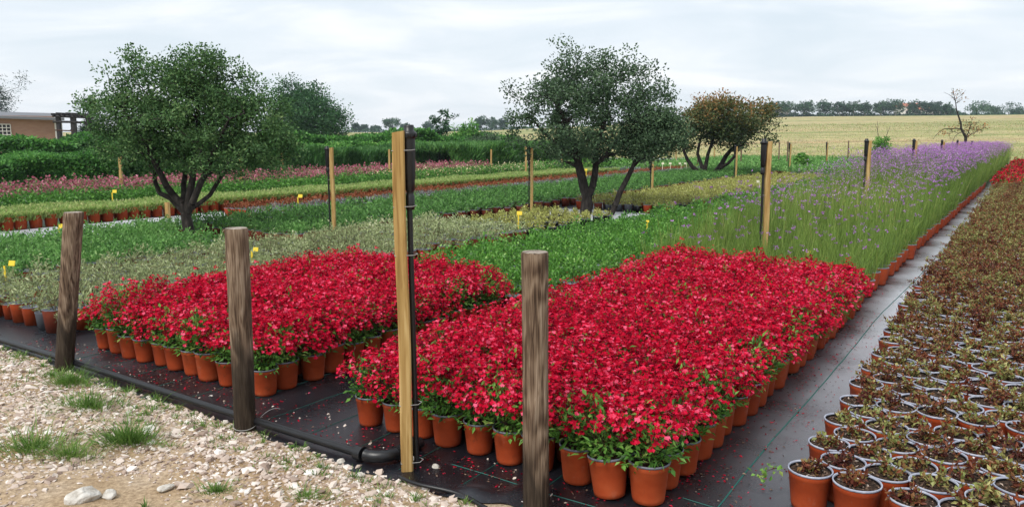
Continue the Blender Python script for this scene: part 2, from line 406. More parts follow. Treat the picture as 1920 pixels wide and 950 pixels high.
def woodmat(name, cols, pos, grain=(95, 95, 4.5), dark_base=0.0, rings=True, bump=0.8, rough=0.8):
    m, t, b, o = newmat(name)
    c = t.nodes.new('ShaderNodeTexCoord')
    oi = t.nodes.new('ShaderNodeObjectInfo')
    off = t.nodes.new('ShaderNodeVectorMath'); off.operation = 'ADD'
    sc = t.nodes.new('ShaderNodeVectorMath'); sc.operation = 'SCALE'; sc.inputs['Scale'].default_value = 3.0
    t.links.new(oi.outputs['Location'], sc.inputs[0])
    t.links.new(c.outputs['Object'], off.inputs[0]); t.links.new(sc.outputs[0], off.inputs[1])
    mpn = t.nodes.new('ShaderNodeMapping'); mpn.inputs['Scale'].default_value = grain
    t.links.new(off.outputs[0], mpn.inputs[0])
    n = t.nodes.new('ShaderNodeTexNoise'); n.inputs['Scale'].default_value = 1; n.inputs['Detail'].default_value = 6; n.inputs['Distortion'].default_value = 1.6
    t.links.new(mpn.outputs[0], n.inputs['Vector'])
    mp2 = t.nodes.new('ShaderNodeMapping'); mp2.inputs['Scale'].default_value = (5, 5, 1.6)
    t.links.new(off.outputs[0], mp2.inputs[0])
    n2 = t.nodes.new('ShaderNodeTexNoise'); n2.inputs['Scale'].default_value = 1; n2.inputs['Detail'].default_value = 3
    t.links.new(mp2.outputs[0], n2.inputs['Vector'])
    # growth bands: sine of the slow field along the trunk
    mu = t.nodes.new('ShaderNodeMath'); mu.operation = 'MULTIPLY'; mu.inputs[1].default_value = 58
    t.links.new(n2.outputs[0], mu.inputs[0])
    si = t.nodes.new('ShaderNodeMath'); si.operation = 'SINE'; t.links.new(mu.outputs[0], si.inputs[0])
    ma = t.nodes.new('ShaderNodeMath'); ma.operation = 'MULTIPLY_ADD'; ma.inputs[1].default_value = 0.10 if rings else 0.02
    t.links.new(si.outputs[0], ma.inputs[0]); t.links.new(n.outputs[0], ma.inputs[2])
    mb = t.nodes.new('ShaderNodeMath'); mb.operation = 'MULTIPLY_ADD'; mb.inputs[1].default_value = 0.35; 
    sb = t.nodes.new('ShaderNodeMath'); sb.operation = 'SUBTRACT'; sb.inputs[1].default_value = 0.5
    t.links.new(n2.outputs[0], sb.inputs[0]); t.links.new(sb.outputs[0], mb.inputs[0]); t.links.new(ma.outputs[0], mb.inputs[2])
    r = ramp(t, cols, pos); t.links.new(mb.outputs[0], r.inputs[0])
    colout = r.outputs[0]
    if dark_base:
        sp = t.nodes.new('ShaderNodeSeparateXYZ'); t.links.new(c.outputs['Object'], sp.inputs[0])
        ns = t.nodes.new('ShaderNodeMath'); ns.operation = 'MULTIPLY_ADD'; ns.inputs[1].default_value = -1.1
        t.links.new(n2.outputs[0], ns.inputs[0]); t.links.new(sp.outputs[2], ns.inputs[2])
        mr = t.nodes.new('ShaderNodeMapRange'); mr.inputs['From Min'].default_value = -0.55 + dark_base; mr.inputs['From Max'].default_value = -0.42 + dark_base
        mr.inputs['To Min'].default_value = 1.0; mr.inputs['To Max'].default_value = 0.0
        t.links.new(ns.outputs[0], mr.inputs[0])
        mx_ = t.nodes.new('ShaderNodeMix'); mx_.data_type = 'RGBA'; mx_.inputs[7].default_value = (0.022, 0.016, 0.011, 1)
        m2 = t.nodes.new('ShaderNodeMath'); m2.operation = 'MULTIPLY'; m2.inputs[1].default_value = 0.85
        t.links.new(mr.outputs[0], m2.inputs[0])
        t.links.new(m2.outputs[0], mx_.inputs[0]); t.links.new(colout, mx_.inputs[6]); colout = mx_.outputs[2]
    t.links.new(colout, b.inputs['Base Color'])
    b.inputs['Roughness'].default_value = rough; b.inputs['Specular IOR Level'].default_value = 0.2
    bn = t.nodes.new('ShaderNodeBump'); bn.inputs['Strength'].default_value = bump; bn.inputs['Distance'].default_value = 0.006
    t.links.new(mb.outputs[0], bn.inputs['Height']); t.links.new(bn.outputs[0], b.inputs['Normal'])
    return m
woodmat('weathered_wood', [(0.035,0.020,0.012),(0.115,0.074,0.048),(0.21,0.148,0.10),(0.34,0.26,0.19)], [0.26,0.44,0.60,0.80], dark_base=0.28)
woodmat('end_grain', [(0.14,0.11,0.085),(0.28,0.235,0.19),(0.42,0.36,0.31)], [0.3,0.5,0.75], grain=(40,40,40))
woodmat('yellow_wood', [(0.19,0.10,0.03),(0.36,0.22,0.075),(0.47,0.315,0.125),(0.58,0.43,0.21)], [0.25,0.42,0.58,0.8], grain=(30,30,1.6), rings=False, bump=0.15)

# --------------------------------------------------------------- the setting: field, gravel, fabric
def field_material():
    m, t, b, o = newmat('field')
    c = t.nodes.new('ShaderNodeTexCoord')
    mpn = t.nodes.new('ShaderNodeMapping'); mpn.inputs['Scale'].default_value = (0.006, 0.075, 0.0); mpn.inputs['Rotation'].default_value = (0, 0, R(-6))
    t.links.new(c.outputs['Object'], mpn.inputs[0])
    n = t.nodes.new('ShaderNodeTexNoise'); n.inputs['Scale'].default_value = 1; n.inputs['Detail'].default_value = 5; n.inputs['Roughness'].default_value = 0.6
    t.links.new(mpn.outputs[0], n.inputs['Vector'])
    r = ramp(t, [(0.24,0.275,0.11),(0.36,0.35,0.165),(0.47,0.405,0.225),(0.43,0.32,0.185)], [0.38,0.47,0.54,0.64])
    t.links.new(n.outputs[0], r.inputs[0])
    n2 = t.nodes.new('ShaderNodeTexNoise'); n2.inputs['Scale'].default_value = 0.45; n2.inputs['Detail'].default_value = 10; n2.inputs['Roughness'].default_value = 0.8
    t.links.new(c.outputs['Object'], n2.inputs['Vector'])
    r2 = ramp(t, [(0.5,0.54,0.5),(1.2,1.15,1.05)], [0.38,0.62]); t.links.new(n2.outputs[0], r2.inputs[0])
    mu = t.nodes.new('ShaderNodeMix'); mu.data_type = 'RGBA'; mu.blend_type = 'MULTIPLY'; mu.inputs[0].default_value = 0.9
    t.links.new(r.outputs[0], mu.inputs[6]); t.links.new(r2.outputs[0], mu.inputs[7])
    t.links.new(mu.outputs[2], b.inputs['Base Color'])
    b.inputs['Roughness'].default_value = 0.95; b.inputs['Specular IOR Level'].default_value = 0.1
    bn = t.nodes.new('ShaderNodeBump'); bn.inputs['Strength'].default_value = 0.6; bn.inputs['Distance'].default_value = 0.25
    t.links.new(n2.outputs[0], bn.inputs['Height']); t.links.new(bn.outputs[0], b.inputs['Normal'])
field_material()
def grid_mesh(X, Y, Z, mat):
    ny, nx = X.shape
    m = MB(); i = np.arange(ny-1)[:,None]*nx; j = np.arange(nx-1)[None]
    f = np.stack([i+j, i+j+1, i+nx+j+1, i+nx+j], -1).reshape(-1,4)
    m.add(np.stack([X,Y,Z],-1).reshape(-1,3), f, 0, 0.5, True)
    return m
# ground sheet in polar rings out to the horizon
rr = np.concatenate([np.linspace(0.3, 40, 30), np.geomspace(42, 330, 70), np.geomspace(340, 900, 22)])
aa = np.linspace(0, 2*math.pi, 241)
RR, AA = np.meshgrid(rr, aa)
GX, GY = RR*np.sin(AA), RR*np.cos(AA)
GZ = terrain(GX, GY) - 0.03 + 0.12*np.clip((RR-60)/100, 0, 1)*(np.sin(GX*0.021+1)+np.sin(GY*0.033))
tag(grid_mesh(GX, GY, GZ, 'field').build('ground', 'field'), kind='structure')

def gravel_material():
    m, t, b, o = newmat('gravel_soil')
    c = t.nodes.new('ShaderNodeTexCoord')
    n = t.nodes.new('ShaderNodeTexNoise'); n.inputs['Scale'].default_value = 1.6; n.inputs['Detail'].default_value = 6
    t.links.new(c.outputs['Object'], n.inputs['Vector'])
    n2 = t.nodes.new('ShaderNodeTexNoise'); n2.inputs['Scale'].default_value = 45; n2.inputs['Detail'].default_value = 6; n2.inputs['Roughness'].default_value = 0.7
    t.links.new(c.outputs['Object'], n2.inputs['Vector'])
    r = ramp(t, [(0.33,0.23,0.13),(0.45,0.345,0.23),(0.53,0.44,0.34)], [0.35,0.5,0.65]); t.links.new(n.outputs[0], r.inputs[0])
    r2 = ramp(t, [(0.55,0.5,0.45),(1.15,1.12,1.1)], [0.35,0.65]); t.links.new(n2.outputs[0], r2.inputs[0])
    mu = t.nodes.new('ShaderNodeMix'); mu.data_type = 'RGBA'; mu.blend_type = 'MULTIPLY'; mu.inputs[0].default_value = 1
    t.links.new(r.outputs[0], mu.inputs[6]); t.links.new(r2.outputs[0], mu.inputs[7]); t.links.new(mu.outputs[2], b.inputs['Base Color'])
    b.inputs['Roughness'].default_value = 0.95; b.inputs['Specular IOR Level'].default_value = 0.15
    bn = t.nodes.new('ShaderNodeBump'); bn.inputs['Strength'].default_value = 0.8; bn.inputs['Distance'].default_value = 0.012
    t.links.new(n2.outputs[0], bn.inputs['Height']); t.links.new(bn.outputs[0], b.inputs['Normal'])
gravel_material()
def gz(s, t):                             # gentle relief of the gravel verge
    x, y, _ = STa(s, t).T if np.ndim(s) == 1 else STa(s, t).transpose(2,0,1)
    fade = np.clip((2.40 - np.asarray(s)) / 0.35, 0, 1)
    return fade*(0.012*np.sin(x*3.1+0.4)*np.cos(y*2.7) + 0.008*np.sin(x*7.3+y*5.1) + 0.012)
sg, tg = np.meshgrid(np.linspace(-2.5, 2.47, 140), np.linspace(-11, 3.0, 260))
P = STa(sg, tg)
tag(grid_mesh(P[...,0], P[...,1], gz(sg, tg), 'gravel').build('gravel_verge', 'gravel_soil'), kind='structure')

def fabric_material(name, dark, light, rough, dusty, sheen=0.0, dust=0.0):
    m, t, b, o = newmat(name)
    c = t.nodes.new('ShaderNodeTexCoord')
    mpn = t.nodes.new('ShaderNodeMapping'); mpn.inputs['Rotation'].default_value = (0, 0, AZ)
    t.links.new(c.outputs['Object'], mpn.inputs[0])
    n = t.nodes.new('ShaderNodeTexNoise'); n.inputs['Scale'].default_value = 1.7; n.inputs['Detail'].default_value = 8; n.inputs['Roughness'].default_value = 0.62
    t.links.new(mpn.outputs[0], n.inputs['Vector'])
    r = ramp(t, [dark, light, dusty], [0.38,0.6,0.78]); t.links.new(n.outputs[0], r.inputs[0])
    n3 = t.nodes.new('ShaderNodeTexNoise'); n3.inputs['Scale'].default_value = 160; n3.inputs['Detail'].default_value = 2
    t.links.new(mpn.outputs[0], n3.inputs['Vector'])
    r3 = ramp(t, [(0,0,0),(0,0,0),(0.16,0.15,0.15)], [0,0.66,0.76]); t.links.new(n3.outputs[0], r3.inputs[0])
    ad = t.nodes.new('ShaderNodeMix'); ad.data_type = 'RGBA'; ad.blend_type = 'ADD'; ad.inputs[0].default_value = 1
    t.links.new(r.outputs[0], ad.inputs[6]); t.links.new(r3.outputs[0], ad.inputs[7])
    # dusty tread and painted grazing sheen on the aisle between the red block and the bronze shrubs
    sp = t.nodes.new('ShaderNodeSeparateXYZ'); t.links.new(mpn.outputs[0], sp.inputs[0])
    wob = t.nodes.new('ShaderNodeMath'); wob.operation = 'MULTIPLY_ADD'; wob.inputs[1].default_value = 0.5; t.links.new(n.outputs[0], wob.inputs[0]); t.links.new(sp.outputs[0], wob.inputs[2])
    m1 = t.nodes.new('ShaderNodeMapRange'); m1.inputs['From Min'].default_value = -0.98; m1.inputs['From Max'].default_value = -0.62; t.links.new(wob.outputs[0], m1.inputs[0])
    m2 = t.nodes.new('ShaderNodeMapRange'); m2.inputs['From Min'].default_value = 2.6; m2.inputs['From Max'].default_value = 7.5; t.links.new(sp.outputs[1], m2.inputs[0])  # distance ramp paints the far grazing sheen into the base colour
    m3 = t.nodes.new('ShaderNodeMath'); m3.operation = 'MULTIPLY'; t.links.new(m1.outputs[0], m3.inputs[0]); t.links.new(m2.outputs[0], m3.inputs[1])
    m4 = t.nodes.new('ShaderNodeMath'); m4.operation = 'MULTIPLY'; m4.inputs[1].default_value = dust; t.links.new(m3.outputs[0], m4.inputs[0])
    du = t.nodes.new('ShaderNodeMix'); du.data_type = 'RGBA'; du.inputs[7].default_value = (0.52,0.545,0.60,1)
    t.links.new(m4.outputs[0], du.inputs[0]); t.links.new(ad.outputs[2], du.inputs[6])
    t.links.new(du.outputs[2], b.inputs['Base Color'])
    rr_ = t.nodes.new('ShaderNodeMapRange'); rr_.inputs['From Min'].default_value = 0.3; rr_.inputs['From Max'].default_value = 0.7
    rr_.inputs['To Min'].default_value = rough - 0.1; rr_.inputs['To Max'].default_value = rough + 0.1
    t.links.new(n.outputs[0], rr_.inputs[0]); t.links.new(rr_.outputs[0], b.inputs['Roughness'])
    b.inputs['Specular IOR Level'].default_value = 0.8
    b.inputs['Sheen Weight'].default_value = sheen; b.inputs['Sheen Roughness'].default_value = 0.2; b.inputs['Sheen Tint'].default_value = (0.86,0.92,1.0,1)
    w1 = t.nodes.new('ShaderNodeTexWave'); w1.inputs['Scale'].default_value = 90; w1.bands_direction = 'X'
    w2 = t.nodes.new('ShaderNodeTexWave'); w2.inputs['Scale'].default_value = 90; w2.bands_direction = 'Y'
    for w_ in (w1, w2): t.links.new(mpn.outputs[0], w_.inputs['Vector'])
    mm = t.nodes.new('ShaderNodeMath'); mm.operation = 'MULTIPLY'; t.links.new(w1.outputs['Fac'], mm.inputs[0]); t.links.new(w2.outputs['Fac'], mm.inputs[1])
    bn = t.nodes.new('ShaderNodeBump'); bn.inputs['Strength'].default_value = 0.25; bn.inputs['Distance'].default_value = 0.002
    t.links.new(mm.outputs[0], bn.inputs['Height']); t.links.new(bn.outputs[0], b.inputs['Normal'])
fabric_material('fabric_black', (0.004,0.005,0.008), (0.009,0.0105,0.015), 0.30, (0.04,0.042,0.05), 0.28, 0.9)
fabric_material('fabric_pale', (0.40,0.41,0.44), (0.52,0.53,0.56), 0.4, (0.6,0.6,0.62))

def fab_z(s, t):
    s = np.asarray(s, float); t = np.asarray(t, float)
    z = 0.016 + 0.0025*np.sin(s*4.1 + 1.3*np.sin(t*2.3)) + 0.002*np.sin(t*6.7 + s*2.1) + 0.0015*np.sin(s*13 + t*9)
    return z
ss = np.concatenate([np.linspace(0, 0.12, 5), np.linspace(0.16, 8, 180), np.linspace(8.2, 52, 120)])
tt = np.concatenate([np.linspace(-34, -8.1, 90), np.linspace(-8, 0.4, 240), np.linspace(0.5, 9, 20)])
S0, T0 = np.meshgrid(ss, tt)
edge = 2.345 + 0.02*np.sin(T0*3.1) + 0.015*np.sin(T0*11.3+1) + 0.008*np.sin(T0*29) + 0.06*np.clip((T0+2.2)/0.5,0,1) - 0.03*np.exp(-((T0+1.9)/0.12)**2)
SS = edge + S0
FZ = fab_z(SS, T0)
lip = np.clip(S0/0.1, 0, 1)
FZ = FZ*lip + (1-lip)*(gz(SS, T0) + 0.004)
# folded flap near the corner fitting
FZ += 0.03*np.exp(-((T0+1.86)/0.07)**2 - ((S0-0.06)/0.06)**2) + 0.02*np.exp(-((T0+1.70)/0.04)**2 - ((S0-0.10)/0.10)**2)
P = STa(SS, T0)
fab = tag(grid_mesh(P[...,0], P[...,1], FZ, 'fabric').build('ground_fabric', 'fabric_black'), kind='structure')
# woven marker threads in the fabric (thin raised yarns)
def thread_strip(pts, wd=0.0032):
    pts = np.asarray(pts, float); d = np.gradient(pts, axis=0); d /= np.linalg.norm(d, axis=1)[:,None]
    nrm = np.stack([-d[:,1], d[:,0], np.zeros(len(d))], -1)
    v = np.concatenate([pts - nrm*wd, pts + np.array([0,0,0.0025]), pts + nrm*wd])
    n = len(pts); i = np.arange(n-1)
    f = np.concatenate([np.stack([i, n+i, n+i+1, i+1], -1)[:, ::-1], np.stack([n+i, 2*n+i, 2*n+i+1, n+i+1], -1)[:, ::-1]])
    m = MB(); m.add(v, f, 0, 0.5); return m
for tl in (-0.955, -1.62, -1.94, -2.27, -2.60, -2.93, -3.26, -3.59, -3.92, -4.25, -4.58, -4.91, -5.24):
    s_ = np.linspace(2.42, 24 if tl > -1 else 3.6, 160 if tl > -1 else 30)
    t_ = tl + 0.008*np.sin(s_*1.7 + tl) + (0.02*np.sin(s_*0.6+1) if tl > -1 else 0)
    thread_strip(STa(s_, t_, fab_z(s_, t_) + 0.002), 0.0034 if tl > -1 else 0.0014).build('thread', 'thread', fab)
for sl_ in (2.60, 2.88):
    t_ = np.linspace(-2.1 if sl_ != 2.88 else -1.1, -1.0 if sl_ != 2.88 else -0.3, 30); s_ = sl_ + 0.006*np.sin(t_*9)
    thread_strip(STa(s_, t_, fab_z(s_, t_) + 0.002), 0.0016).build('thread', 'thread', fab)
# paler sheeting on the wide paths farther back
def sheet(name, s0, s1, t0, t1, z, mat):
    a, b_ = np.meshgrid(np.linspace(s0, s1, 60), np.linspace(t0, t1, 24))
    a = a + 0.03*np.sin(b_*5); b_ = b_ + 0.03*np.sin(a*4)
    P = STa(a, b_)
    tag(grid_mesh(P[...,0], P[...,1], z + 0.004*np.sin(a*5+b_*3)*np.cos(b_*7), mat).build(name, mat), kind='structure')
sheet('path_sheet', 5.2, 8.4, -9.9, -7.95, 0.032, 'fabric_pale')
sheet('path_sheet', 2.0, 9.2, -13.2, -11.0, 0.032, 'fabric_pale')
sheet('path_sheet', 11.9, 13.6, -8.0, -5.5, 0.032, 'fabric_pale')

# gravel stones: one uncountable mass
ico_v = []
ph = (1 + 5**0.5)/2
for a_, b_ in ((1, ph), (-1, ph), (1, -ph), (-1, -ph)):
    ico_v += [(0, a_, b_), (a_, b_, 0), (b_, 0, a_)]
ico_v = np.array(ico_v, float); ico_v /= np.linalg.norm(ico_v[0])
from itertools import combinations
dm = np.linalg.norm(ico_v[:,None]-ico_v[None], axis=-1); el = dm[dm > 0.1].min()*1.05
ico_f = [(i, j, k) if np.dot(np.cross(ico_v[j]-ico_v[i], ico_v[k]-ico_v[i]), ico_v[i]) > 0 else (i, k, j)
         for i, j, k in combinations(range(12), 3) if dm[i,j] < el and dm[j,k] < el and dm[i,k] < el]
ico_f = np.array(ico_f)
def stones(m, pos, size, flat=0.6, jit=0.28):
    n = len(pos)
    V = ico_v[None]*(1 + rng.normal(0, jit, (n,12,1)).clip(-0.6,0.6))
    V = V*np.stack([rng.uniform(0.7,1.35,n), rng.uniform(0.6,1.1,n), rng.uniform(0.6,1.2,n)*flat], -1)[:,None]*np.asarray(size)[:,None,None]
    a = rng.uniform(0, 6.28, n); ti = rng.normal(0, 0.35, n)
    c_, s_ = np.cos(ti)[:,None], np.sin(ti)[:,None]
    V = np.stack([V[...,0]*c_ - V[...,2]*s_, V[...,1], V[...,0]*s_ + V[...,2]*c_], -1)
    c_, s_ = np.cos(a)[:,None], np.sin(a)[:,None]
    V = np.stack([V[...,0]*c_ - V[...,1]*s_, V[...,0]*s_ + V[...,1]*c_, V[...,2]], -1)
    V = V + np.asarray(pos)[:,None]
    f = (ico_f[None] + (np.arange(n)*12)[:,None,None]).reshape(-1,3)
    m.add(V.reshape(-1,3), f, 0, np.repeat(tn(n, 0.5, 0.24), 20))
leafmat('stone', [(0.20,0.14,0.11),(0.42,0.325,0.265),(0.60,0.515,0.45),(0.78,0.73,0.68)], [0.0,0.35,0.65,1.0], rough=0.9, trans=0, objvar=0, spec=0.2)
n = 40000
s_ = 2.36 - np.abs(rng.normal(0, 1.0, n))*0.9; t_ = rng.uniform(-7.2, -0.7, n)
# keep the bare sandy patch at lower left thinner, as in the photograph
xy = STa(s_, t_)
bare = np.exp(-(((xy[:,0]+1.72)/0.42)**2 + ((xy[:,1]-3.02)/0.26)**2)) + 0.5*np.exp(-(((xy[:,0]+1.1)/0.35)**2 + ((xy[:,1]-2.85)/0.15)**2))
keep = (rng.random(n) > bare*1.3) & (xy[:,1] > 2.2)
s_, t_ = s_[keep], t_[keep]
sz = np.clip(rng.lognormal(math.log(0.0060), 0.60, len(s_)), 0.0028, 0.028)
pos = STa(s_, t_, gz(s_, t_) + sz*0.15)
m = MB(); big = sz > 0.0075
stones(m, pos[big], sz[big], 0.5)
# the many small chips: flattened octahedral shards
ns_ = int((~big).sum()); oct_v = np.array([(1,0,0),(0,1,0),(-1,0,0),(0,-1,0),(0,0,1),(0,0,-1)], float)
OV = oct_v[None]*(1 + rng.normal(0, 0.3, (ns_,6,1)).clip(-0.6,0.6))*np.stack([rng.uniform(0.8,1.6,ns_), rng.uniform(0.6,1.2,ns_), rng.uniform(0.35,0.8,ns_)], -1)[:,None]*sz[~big][:,None,None]
an_ = rng.uniform(0, 6.28, ns_); c_, s2_ = np.cos(an_)[:,None], np.sin(an_)[:,None]
OV = np.stack([OV[...,0]*c_ - OV[...,1]*s2_, OV[...,0]*s2_ + OV[...,1]*c_, OV[...,2] + OV[...,0]*rng.normal(0,0.3,ns_)[:,None]], -1) + pos[~big][:,None]
of_ = np.array([(0,1,4),(1,2,4),(2,3,4),(3,0,4),(1,0,5),(2,1,5),(3,2,5),(0,3,5)])
m.add(OV.reshape(-1,3), (of_[None] + (np.arange(ns_)*6)[:,None,None]).reshape(-1,3), 0, np.repeat(tn(ns_, 0.48, 0.25), 8))
tag(m.build('gravel', 'stone'), 'pale pinkish beige gravel chips covering the verge', 'gravel', kind='stuff')

# single larger stones on the verge
noisemat('pale_rock', [(0.30,0.26,0.21),(0.52,0.49,0.44),(0.68,0.66,0.62)], [0.3,0.5,0.75], scale=(22,22,22), rough=0.95, bump=0.9, bscale=45, spec=0.15)
def rock(label, x, y, z, r, flat, seed, mat='pale_rock'):
    import bmesh
    bm = bmesh.new(); bmesh.ops.create_icosphere(bm, subdivisions=4, radius=1)
    g = np.random.default_rng(seed); K = g.normal(size=(9,3))*1.5; ph_ = g.uniform(0,6.28,9)
    K2 = g.normal(size=(8,3))*6
    planes = g.normal(size=(7,3)); planes /= np.linalg.norm(planes,axis=1)[:,None]
    for v in bm.verts:
        p = np.array(v.co)
        for q in planes:
            d = p@q
            if d > 0.72: p = p - q*(d-0.72)*0.85
        k = 1 + 0.07*np.sin(K@p + ph_).sum()/2 + 0.018*np.sin(K2@p).sum()/2
        v.co = Vector(p*k*np.array(r))
    me = bpy.data.meshes.new('rock'); bm.to_mesh(me); bm.free(); me.materials.append(MATS[mat])
    o = put('rock', me, None, (x, y, z)); o.rotation_euler = (0, 0, seed*1.3)
    return tag(o, label, 'rock', 'loose stones on the gravel verge')
def gpt(px, py, h=0.0):
    u, v = (px-960)/1440, (py-475)/1440
    k = (CAM_H-h)/(SP + v*CP)
    return u*k, (CP - v*SP)*k
x, y = gpt(160, 942); rock('large pale pitted rock at the lower left corner of the gravel', x, y, 0.03, (0.072,0.05,0.045), 1, 3)
x, y = gpt(206, 936); rock('fist sized whitish stone just right of the large pale rock', x, y, 0.018, (0.027,0.026,0.026), 1, 5)
x, y = gpt(312, 918); rock('flat whitish stone slab lying among the gravel chips', x, y, 0.012, (0.034,0.028,0.013), 1, 8)
for k, (px, py, r_, lb) in enumerate([(772,866,0.026,'pinkish stone in front of the black elbow fitting, left of two'),(817,880,0.024,'rounded pinkish stone by the foot of the squared yellow post'),
        (640,868,0.022,'small beige stone beside the black pipe near its elbow'),(676,895,0.026,'tan stone lying on the gravel below the elbow fitting'),
        (242,775,0.018,'small pale stone beside the big grass tuft'),(275,790,0.014,'small whitish chip stone right of the big grass tuft')]):
    x, y = gpt(px, py); rock(lb, x, y, r_*0.45, (r_, r_*0.8, r_*0.62), 1, 20+k)

# weeds on the gravel: low scattered growth is one mass, the big tufts are things
def tuft(m, x, y, z, n, spread, h, w_, lean=0.6, tone=0.5):
    a = rng.uniform(0, 6.28, n); r_ = np.abs(rng.normal(0, spread*0.5, n))
    P = np.stack([x + r_*np.cos(a)*1.5, y + r_*np.sin(a)*0.9, np.full(n, z)], -1)
    D = np.stack([np.cos(a)*lean*(0.3+r_/max(spread,1e-3)), np.sin(a)*lean*(0.3+r_/max(spread,1e-3)), np.ones(n)], -1) + rng.normal(0, 0.22, (n,3))
    m.blades(P, D, np.clip(rng.lognormal(-0.65, 0.45, n), 0.15, 1.5)*h, w_*rng.uniform(0.6,1.3,n), 0.5, 0, tn(n, tone, 0.18))
for (px, py, n_, sp_, h_, lb) in [(240,830,420,0.10,0.155,'large green grass tuft growing out of the gravel'),
        (128,860,300,0.10,0.12,'green grass clump at the left edge of the gravel above the sandy patch'),
        (165,765,420,0.17,0.11,'spreading yellowish green weeds beside the leftmost round post'),
        (60,850,380,0.14,0.17,'tall soft grass tuft at the far left of the gravel'),
        (575,938,260,0.08,0.06,'low grey green weed at the bottom edge left of the squared post'),
        (130,720,260,0.08,0.13,'bright green grass hugging the foot of the leftmost round post'),
        (405,925,170,0.05,0.06,'small grassy weed below the flat whitish stone slab'),
        (900,925,1,0.01,0.01,'')]:
    if not lb: continue
    x, y = gpt(px, py); m = MB(); tuft(m, 0, 0, 0, int(n_*1.2), sp_*1.25, h_, 0.0036, 0.8, 0.55); tuft(m, sp_*0.3, -sp_*0.15, 0, n_//2, sp_, h_*0.6, 0.0036, 1.2, 0.65); tuft(m, -sp_*0.3, sp_*0.1, 0, n_//2, sp_, h_*0.5, 0.0036, 1.3, 0.7)
    tag(m.build('grass_tuft', 'weed_leaf', None, (x, y, 0.008)), lb, 'grass tuft', 'grass tufts on the gravel')
m = MB()
for _ in range(300):
    s_, t_ = 2.36 - abs(rng.normal(0, 0.5 if _ % 2 else 0.12)), rng.uniform(-6.8, -1.6)
    x, y, _z = ST(s_, t_); tuft(m, x, y, 0.01, int(rng.integers(8, 40)), rng.uniform(0.01,0.06), rng.uniform(0.02,0.06), 0.004, 0.9, rng.uniform(0.35,0.75))
tag(m.build('weeds', 'weed_leaf'), 'sparse low weeds scattered over the gravel verge', 'weeds', kind='stuff')

# --------------------------------------------------------------- edge pipe
def pipe_z(t): return 0.047
p_t = np.linspace(-8.0, -2.46, 40)
m = MB(); m.tube(STa(2.395 + 0.008*np.sin(p_t*2.2), p_t, 0.046 + 0.004*np.sin(p_t*1.4)), 0.021, 14)
pipe_root = empty('irrigation_pipe', ST(2.39, -2.46, 0))
pr = np.array(ST(2.39, -2.46, 0))
def rel(mb):
    mb.V = [v - pr for v in mb.V]; return mb
rel(m).build('pipe', 'black_plastic', pipe_root)
ang = np.linspace(0, math.pi/2, 9)
es, et = 2.395 + 0.10*(1-np.cos(ang)), -2.44 + 0.10*np.sin(ang)
m = MB(); m.tube(STa(es, et, 0.052), np.where(np.arange(9) % 2 == 0, 0.031, 0.027), 14)
elbow = rel(m).build('elbow', 'black_plastic', pipe_root)
for (a0, b0, a1, b1) in ((2.395,-2.50,2.395,-2.455),(2.485,-2.34,2.53,-2.34)):
    m = MB(); m.tube([ST(a0,b0,0.051), ST((a0+a1)/2,(b0+b1)/2,0.051), ST(a1,b1,0.052)], 0.034, 16)
    rel(m).build('collar', 'black_plastic', pipe_root)
m = MB(); m.tube(STa(np.linspace(2.52,2.66,6), np.full(6,-2.34), 0.045), 0.027, 12); rel(m).build('pipe', 'black_plastic', pipe_root)
tag(pipe_root, 'black plastic irrigation pipe with elbow along the gravel edge of the fabric', 'pipe')
hp = np.linspace(0, 1, 30)
m = MB(); m.tube(STa(2.36 - 0.02*np.sin(hp*9), -2.2 + hp*0.62, 0.022 + 0.006*np.sin(hp*7)), 0.009, 8)
tag(m.build('thin_hose', 'black_plastic'), 'thin black hose lying on the fabric edge between squared post and rightmost round post', 'hose')

